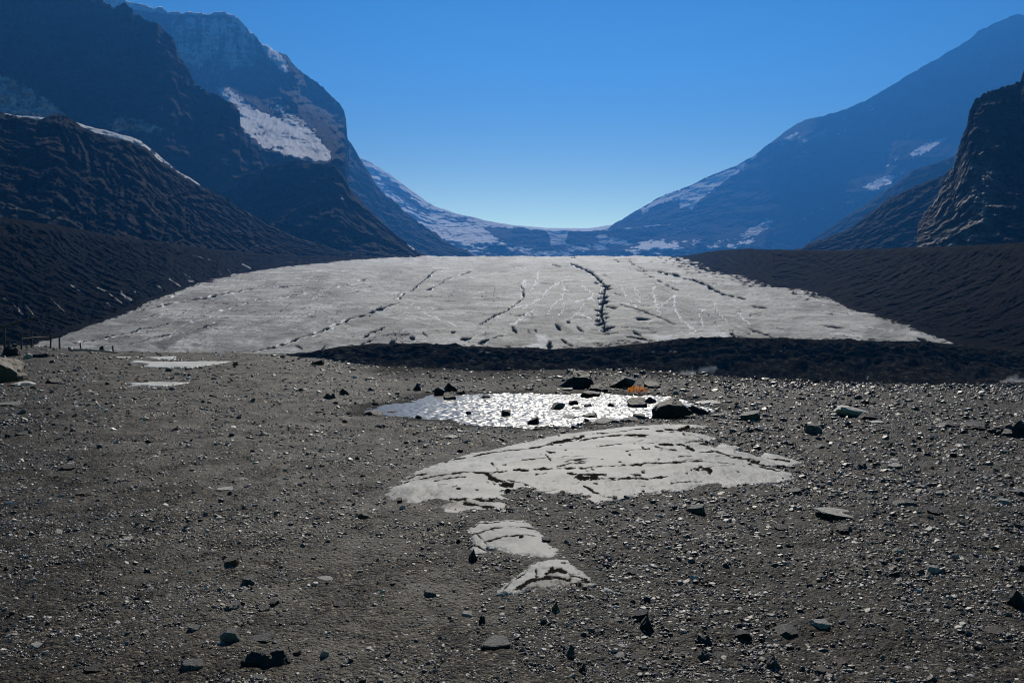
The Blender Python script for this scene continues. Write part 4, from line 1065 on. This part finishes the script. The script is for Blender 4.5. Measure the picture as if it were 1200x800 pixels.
# gravel: everything smaller, one mass
def build_gravel(N, seed, pmin, D, pmax, sub):
    g = np.random.default_rng(seed)
    u = g.uniform(-170, 1370, N); v = HZ + 28 + (860 - HZ - 28) * g.random(N) ** 0.92
    Y = CAMH * F / (v - HZ)
    Y = Y * (1 + g.uniform(-.01, .01, N)); x = (u - CX) / F * Y
    Yl = np.interp(np.clip(u, -399, 1599), E_U, E_Y)
    k = Y < Yl + 3
    dd = np.full(N, 1.0)
    for poly in (SLAB1, SLAB2, SLAB3, [(152,424),(160,421.5),(190,423),(272,424.3),(262,427),(235,430),(165,430)], [(147,449),(200,447.5),(225,448.7),(190,453),(150,453)]):
        s = sdf_poly(u, v, poly)
        k &= ~((s > -0.5) & (g.random(N) > 0.02 + .55 * np.exp(-np.clip(s, 0, None) / 2.2)))
    s = sdf_poly(x, Y, POND_W) + 0.1 * fbm(x * 2.2, Y * 1.6, 0, 4)
    k &= ~((s > 0.0) & (g.random(N) > 0.05 * np.exp(-s * 3)))
    dens = 0.30 + 0.65 * ss(-.35, .35, fbm(x * .8, Y * .8, 4, 4) + .25 * ss(500, 900, u))
    dens = dens * (1 - .5 * np.exp(-((u - 300 - (v - 500) * 0.45) / 150.0) ** 2) * ss(-.3, .3, fbm(x * .5, Y * .5, 9, 4)))
    k &= g.random(N) < dens
    Yl0 = Yl; u, v, x, Y = u[k], v[k], x[k], Y[k]; n = len(u)
    p = np.minimum(pmax, pmin * g.random(n) ** (-1 / D)) * (0.85 + .25 * ss(500, 900, u))
    size = p * Y / F / 2
    sx = size; sy = size * g.uniform(.6, 1.2, n); sz = size * g.uniform(.3, .85, n)
    z = H(x, Y) + sz * g.uniform(0.0, .45, n)
    nb = 24
    base, faces = ICO[sub]
    pv = np.stack([rock_verts(500 + i, sub, 6, .6, 0.12) for i in range(nb)]) if sub > 1 else np.stack([base * (1 + g.uniform(-.28, .28, (len(base), 1))) for i in range(nb)])
    pid = g.integers(0, nb, n)
    V = pv[pid] * np.stack([sx, sy, sz], -1)[:, None, :]
    tx = g.normal(0, .22, n); ty = g.normal(0, .22, n); a = g.uniform(0, 2 * np.pi, n)
    X_, Y_, Z_ = V[..., 0], V[..., 1], V[..., 2]
    c, s_ = np.cos(a)[:, None], np.sin(a)[:, None]
    X2 = X_ * c - Y_ * s_; Y2 = X_ * s_ + Y_ * c
    Z2 = Z_ + X2 * tx[:, None] + Y2 * ty[:, None]
    V = np.stack([X2 + x[:, None], Y2 + Y[:, None], Z2 + z[:, None]], -1).reshape(-1, 3)
    nvp = len(base)
    Fc = (faces[None] + (np.arange(n) * nvp)[:, None, None]).reshape(-1)
    r = g.random(n)
    L = np.where(r < .52, g.uniform(.012, .05, n), np.where(r < .8, g.uniform(.07, .18, n), g.uniform(.22, .62, n)))
    warm = np.where(g.random(n) < .12, g.uniform(.2, .45, n), g.uniform(0.12, .32, n)) * (1 + .3 * ss(700, 1100, u))
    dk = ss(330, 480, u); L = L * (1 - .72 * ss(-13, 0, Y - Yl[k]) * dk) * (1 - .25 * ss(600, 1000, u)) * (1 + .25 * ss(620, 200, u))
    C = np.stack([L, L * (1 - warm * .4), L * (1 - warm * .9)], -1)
    C = np.repeat(C, nvp, 0)
    return V, Fc, C, nvp
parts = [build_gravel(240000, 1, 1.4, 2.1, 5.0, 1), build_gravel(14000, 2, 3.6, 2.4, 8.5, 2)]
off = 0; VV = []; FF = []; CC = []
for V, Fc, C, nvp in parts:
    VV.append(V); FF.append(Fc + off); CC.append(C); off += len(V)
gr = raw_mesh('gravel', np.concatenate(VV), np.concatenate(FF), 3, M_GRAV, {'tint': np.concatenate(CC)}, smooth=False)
tag(gr, 'dense spread of small grey stones and grit over the plain', kind='stuff')

# ------------------------------------------------------------------ wooden fence
M_WOOD = simple_mat('weathered_wood', (0.10, 0.085, 0.065), .85, 30)
def tube(name, a, b, r0, r1, mat, parent=None, n=8, bend=0.0):
    a = Vector(a); b = Vector(b); d = (b - a); q = d.to_track_quat('Z', 'Y')
    vs = []; seg = 7
    for i in range(seg + 1):
        t = i / seg; c = a.lerp(b, t) + Vector((bend * math.sin(t * 5), 0, bend * math.sin(t * math.pi) * 1.5)); r = r0 + (r1 - r0) * t
        for k in range(n):
            an = 2 * math.pi * k / n
            vs.append(c + q @ Vector((math.cos(an) * r * (1 + .12 * math.sin(3 * an + i)), math.sin(an) * r, 0)))
    vs.append(a); vs.append(b)
    f = []
    for i in range(seg):
        for k in range(n):
            f.append((i * n + k, i * n + (k + 1) % n, (i + 1) * n + (k + 1) % n, (i + 1) * n + k))
    for k in range(n):
        f.append(((k + 1) % n, k, len(vs) - 2)); f.append((seg * n + k, seg * n + (k + 1) % n, len(vs) - 1))
    me = bpy.data.meshes.new(name); me.from_pydata([tuple(v) for v in vs], [], f); me.materials.append(mat)
    o = bpy.data.objects.new(name, me); col.objects.link(o)
    if parent: o.parent = parent
    return o
fx, fy, fz = ground_hit(30, 409)
fence = empty('fence', (fx, fy, fz))
tag(fence, 'broken weathered wooden fence with a sagging rail beside the ice at far left', 'fence')
tips = {}
for (u, v0, v1, r) in ((6,412,383,.055),(25,410,391,.045),(37,409,387,.045),(59,408,391,.045),(70,408,394,.045),(95,410,402,.04),(133,413,405,.04)):
    x, y, z = ground_hit(u, v0)
    h = (v0 - v1) * y / F
    lean = r2.uniform(-.06, .06)
    tube('post', (x - fx, y - fy, z - .15 - fz), (x + lean - fx, y - fy, z + h - fz), r, r * .85, M_WOOD, fence)
    tips[u] = (x + lean - fx, y - fy, z + h - fz)
t6 = tips[6]
tube('rail', (t6[0] - 1.0, t6[1] - .1, t6[2] - .32), (t6[0] + 1.45, t6[1] + .1, t6[2] + .42), .04, .028, M_WOOD, fence, bend=.03)
ta, tb = tips[59], tips[25]
tube('rail', (tb[0], tb[1] - .05, tb[2] - .25), (ta[0], ta[1] - .05, ta[2] - .15), .028, .022, M_WOOD, fence, bend=.02)
x0, y0, z0 = ground_hit(82, 411.5); x1, y1, z1 = ground_hit(138, 415)
lg = tube('log', (0, 0, 0), (x1 - x0, y1 - y0, z1 - z0 + .02), .05, .035, simple_mat('bleached_wood', (.36, .34, .30), .8, 25), bend=.03)
lg.location = (x0, y0, z0 + .05)
tag(lg, 'thin bleached log lying on the plain edge right of the fence', 'log')

# ------------------------------------------------------------------ orange shrub
sx_, sy_, sz_ = ground_hit(745, 460.5)
shrub = empty('shrub', (sx_, sy_ - .25, sz_))
tag(shrub, 'small bright orange autumn shrub among the black rocks behind the pond', 'shrub')
t = NT('orange_leaves')
M_LEAF = t.fin(t.mix(t.noise(30, 3), (0.85, 0.24, 0.02), (0.95, 0.45, 0.05)), .6)
tl = t.n('ShaderNodeBsdfTranslucent'); tl.inputs[0].default_value = (1.0, 0.36, 0.03, 1)
mx_ = t.n('ShaderNodeMixShader'); mx_.inputs[0].default_value = 0.55
t.l(t.b.outputs[0], mx_.inputs[1]); t.l(tl.outputs[0], mx_.inputs[2]); t.l(mx_.outputs[0], t.out.inputs['Surface'])
t.b.inputs['Subsurface Weight'].default_value = 0.0
sy2 = sy_ / F
verts = []; faces = []
for i in range(420):
    a = r2.uniform(0, 2 * math.pi); rr = r2.random() ** .5
    px = rr * math.cos(a) * 12 * sy2; py = rr * math.sin(a) * 6 * sy2; pz = (2.5 + 10 * r2.random() * (1 - rr * .6)) * sy2
    n = Vector((r2.gauss(0, 1), r2.gauss(0, 1), r2.gauss(0, 1))).normalized(); tt = n.orthogonal().normalized(); bb = n.cross(tt)
    s = r2.uniform(.010, .022); c = Vector((px, py, pz)); k = len(verts)
    verts += [tuple(c - tt * s), tuple(c + bb * s * .5), tuple(c + tt * s), tuple(c - bb * s * .5)]; faces.append((k, k + 1, k + 2, k + 3))
me = bpy.data.meshes.new('foliage'); me.from_pydata(verts, [], faces); me.materials.append(M_LEAF)
o = bpy.data.objects.new('foliage', me); col.objects.link(o); o.parent = shrub
M_TWIG = simple_mat('twig', (.07, .045, .03))
for i in range(7):
    a = i * .9; tube('stem', (0.01 * i - .03, 0, -.02), (math.cos(a) * 7 * sy2, math.sin(a) * 3 * sy2, 5 * sy2), .006, .003, M_TWIG, shrub, 5)

# ------------------------------------------------------------------ haze
hz = bpy.data.materials.new('haze'); hz.use_nodes = True; nt = hz.node_tree; nt.nodes.clear()
ho = nt.nodes.new('ShaderNodeOutputMaterial'); hv = nt.nodes.new('ShaderNodeVolumePrincipled')
hv.inputs['Color'].default_value = (0.06, 0.32, 1.0, 1)
hv.inputs['Density'].default_value = 0.68e-4
hv.inputs['Anisotropy'].default_value = 0.35
nt.links.new(hv.outputs[0], ho.inputs['Volume'])
bx = (-10500, 10500); by = (-60, 15600); bz = (-36.5, 4400)
vs = [(x, y, z) for x in bx for y in by for z in bz]
fs = [(0, 1, 3, 2), (4, 6, 7, 5), (0, 4, 5, 1), (2, 3, 7, 6), (0, 2, 6, 4), (1, 5, 7, 3)]
me = bpy.data.meshes.new('haze'); me.from_pydata(vs, [], fs); me.materials.append(hz)
o = bpy.data.objects.new('haze', me); col.objects.link(o); tag(o, kind='stuff')

# ------------------------------------------------------------------ light
AZ, EL = math.radians(5.0), math.radians(38.0)
sd = Vector((math.sin(AZ) * math.cos(EL), math.cos(AZ) * math.cos(EL), math.sin(EL)))
sun = bpy.data.lights.new('sun', 'SUN'); sun.energy = 4.7; sun.angle = math.radians(0.5); sun.color = (1.0, 0.925, 0.79)
so = bpy.data.objects.new('sun', sun); so.rotation_euler = sd.to_track_quat('Z', 'Y').to_euler(); col.objects.link(so)

w = bpy.data.worlds.new('World'); scene.world = w; w.use_nodes = True; wt = w.node_tree; wt.nodes.clear()
wo = wt.nodes.new('ShaderNodeOutputWorld'); bg = wt.nodes.new('ShaderNodeBackground'); sk = wt.nodes.new('ShaderNodeTexSky')
sk.sky_type = 'NISHITA'; sk.sun_disc = False; sk.sun_elevation = EL; sk.sun_rotation = AZ
sk.altitude = 2000; sk.air_density = 1.7; sk.dust_density = 0.1; sk.ozone_density = 6.0
gm_ = wt.nodes.new('ShaderNodeGamma'); gm_.inputs['Gamma'].default_value = 2.1
sc_ = wt.nodes.new('ShaderNodeVectorMath'); sc_.operation = 'SCALE'; sc_.inputs['Scale'].default_value = 0.35
wt.links.new(sk.outputs[0], sc_.inputs[0]); wt.links.new(sc_.outputs[0], gm_.inputs['Color']); tn_ = wt.nodes.new('ShaderNodeVectorMath'); tn_.operation = 'MULTIPLY'; tn_.inputs[1].default_value = (0.38, 0.97, 0.82)
wt.links.new(gm_.outputs[0], tn_.inputs[0])
# pale horizon glow added to the sky colour, strongest towards the sun
tc_ = wt.nodes.new('ShaderNodeTexCoord'); sx = wt.nodes.new('ShaderNodeSeparateXYZ'); wt.links.new(tc_.outputs['Generated'], sx.inputs[0])
def wm(op, a, b):
    x = wt.nodes.new('ShaderNodeMath'); x.operation = op
    for i, q in enumerate((a, b)):
        if isinstance(q, float): x.inputs[i].default_value = q
        else: wt.links.new(q, x.inputs[i])
    return x.outputs[0]
ex = wm('EXPONENT', wm('MULTIPLY', wm('MAXIMUM', sx.outputs['Z'], 0.0), -14.0), 0.0)
ex = wm('MULTIPLY', ex, wm('POWER', wm('MAXIMUM', sx.outputs['Y'], 0.0), 4.0))
ms = wt.nodes.new('ShaderNodeVectorMath'); ms.operation = 'SCALE'; ms.inputs[0].default_value = (5.4 / 0.068, 5.2 / 0.068, 3.2 / 0.068); wt.links.new(ex, ms.inputs['Scale'])
ad = wt.nodes.new('ShaderNodeVectorMath'); ad.operation = 'ADD'; wt.links.new(tn_.outputs[0], ad.inputs[0]); wt.links.new(ms.outputs[0], ad.inputs[1])
wt.links.new(ad.outputs[0], bg.inputs['Color']); wt.links.new(bg.outputs[0], wo.inputs['Surface'])
bg.inputs['Strength'].default_value = 0.052

# ------------------------------------------------------------------ camera
cam = bpy.data.cameras.new('camera'); cam.sensor_width = 36; cam.lens = 36 * F / 1200; cam.clip_start = 0.1; cam.clip_end = 40000
cobj = bpy.data.objects.new('camera', cam); cobj.location = (0, 0, CAMH); cobj.rotation_euler = (math.pi / 2 - TH, 0, 0)
col.objects.link(cobj); scene.camera = cobj

scene.render.engine = 'CYCLES'
scene.cycles.filter_width = 1.0
cy = scene.cycles
cy.use_denoising = True; cy.denoising_prefilter = 'ACCURATE'; cy.denoising_input_passes = 'RGB_ALBEDO_NORMAL'; cy.max_bounces = 5; cy.diffuse_bounces = 2; cy.glossy_bounces = 2; cy.volume_bounces = 0; cy.transparent_max_bounces = 8
cy.sample_clamp_indirect = 3.0; cy.sample_clamp_direct = 0.0
vs_ = scene.view_settings
vs_.view_transform = 'Standard'; vs_.look = 'None'; vs_.exposure = 0.2; vs_.gamma = 1.0; vs_.use_curve_mapping = False
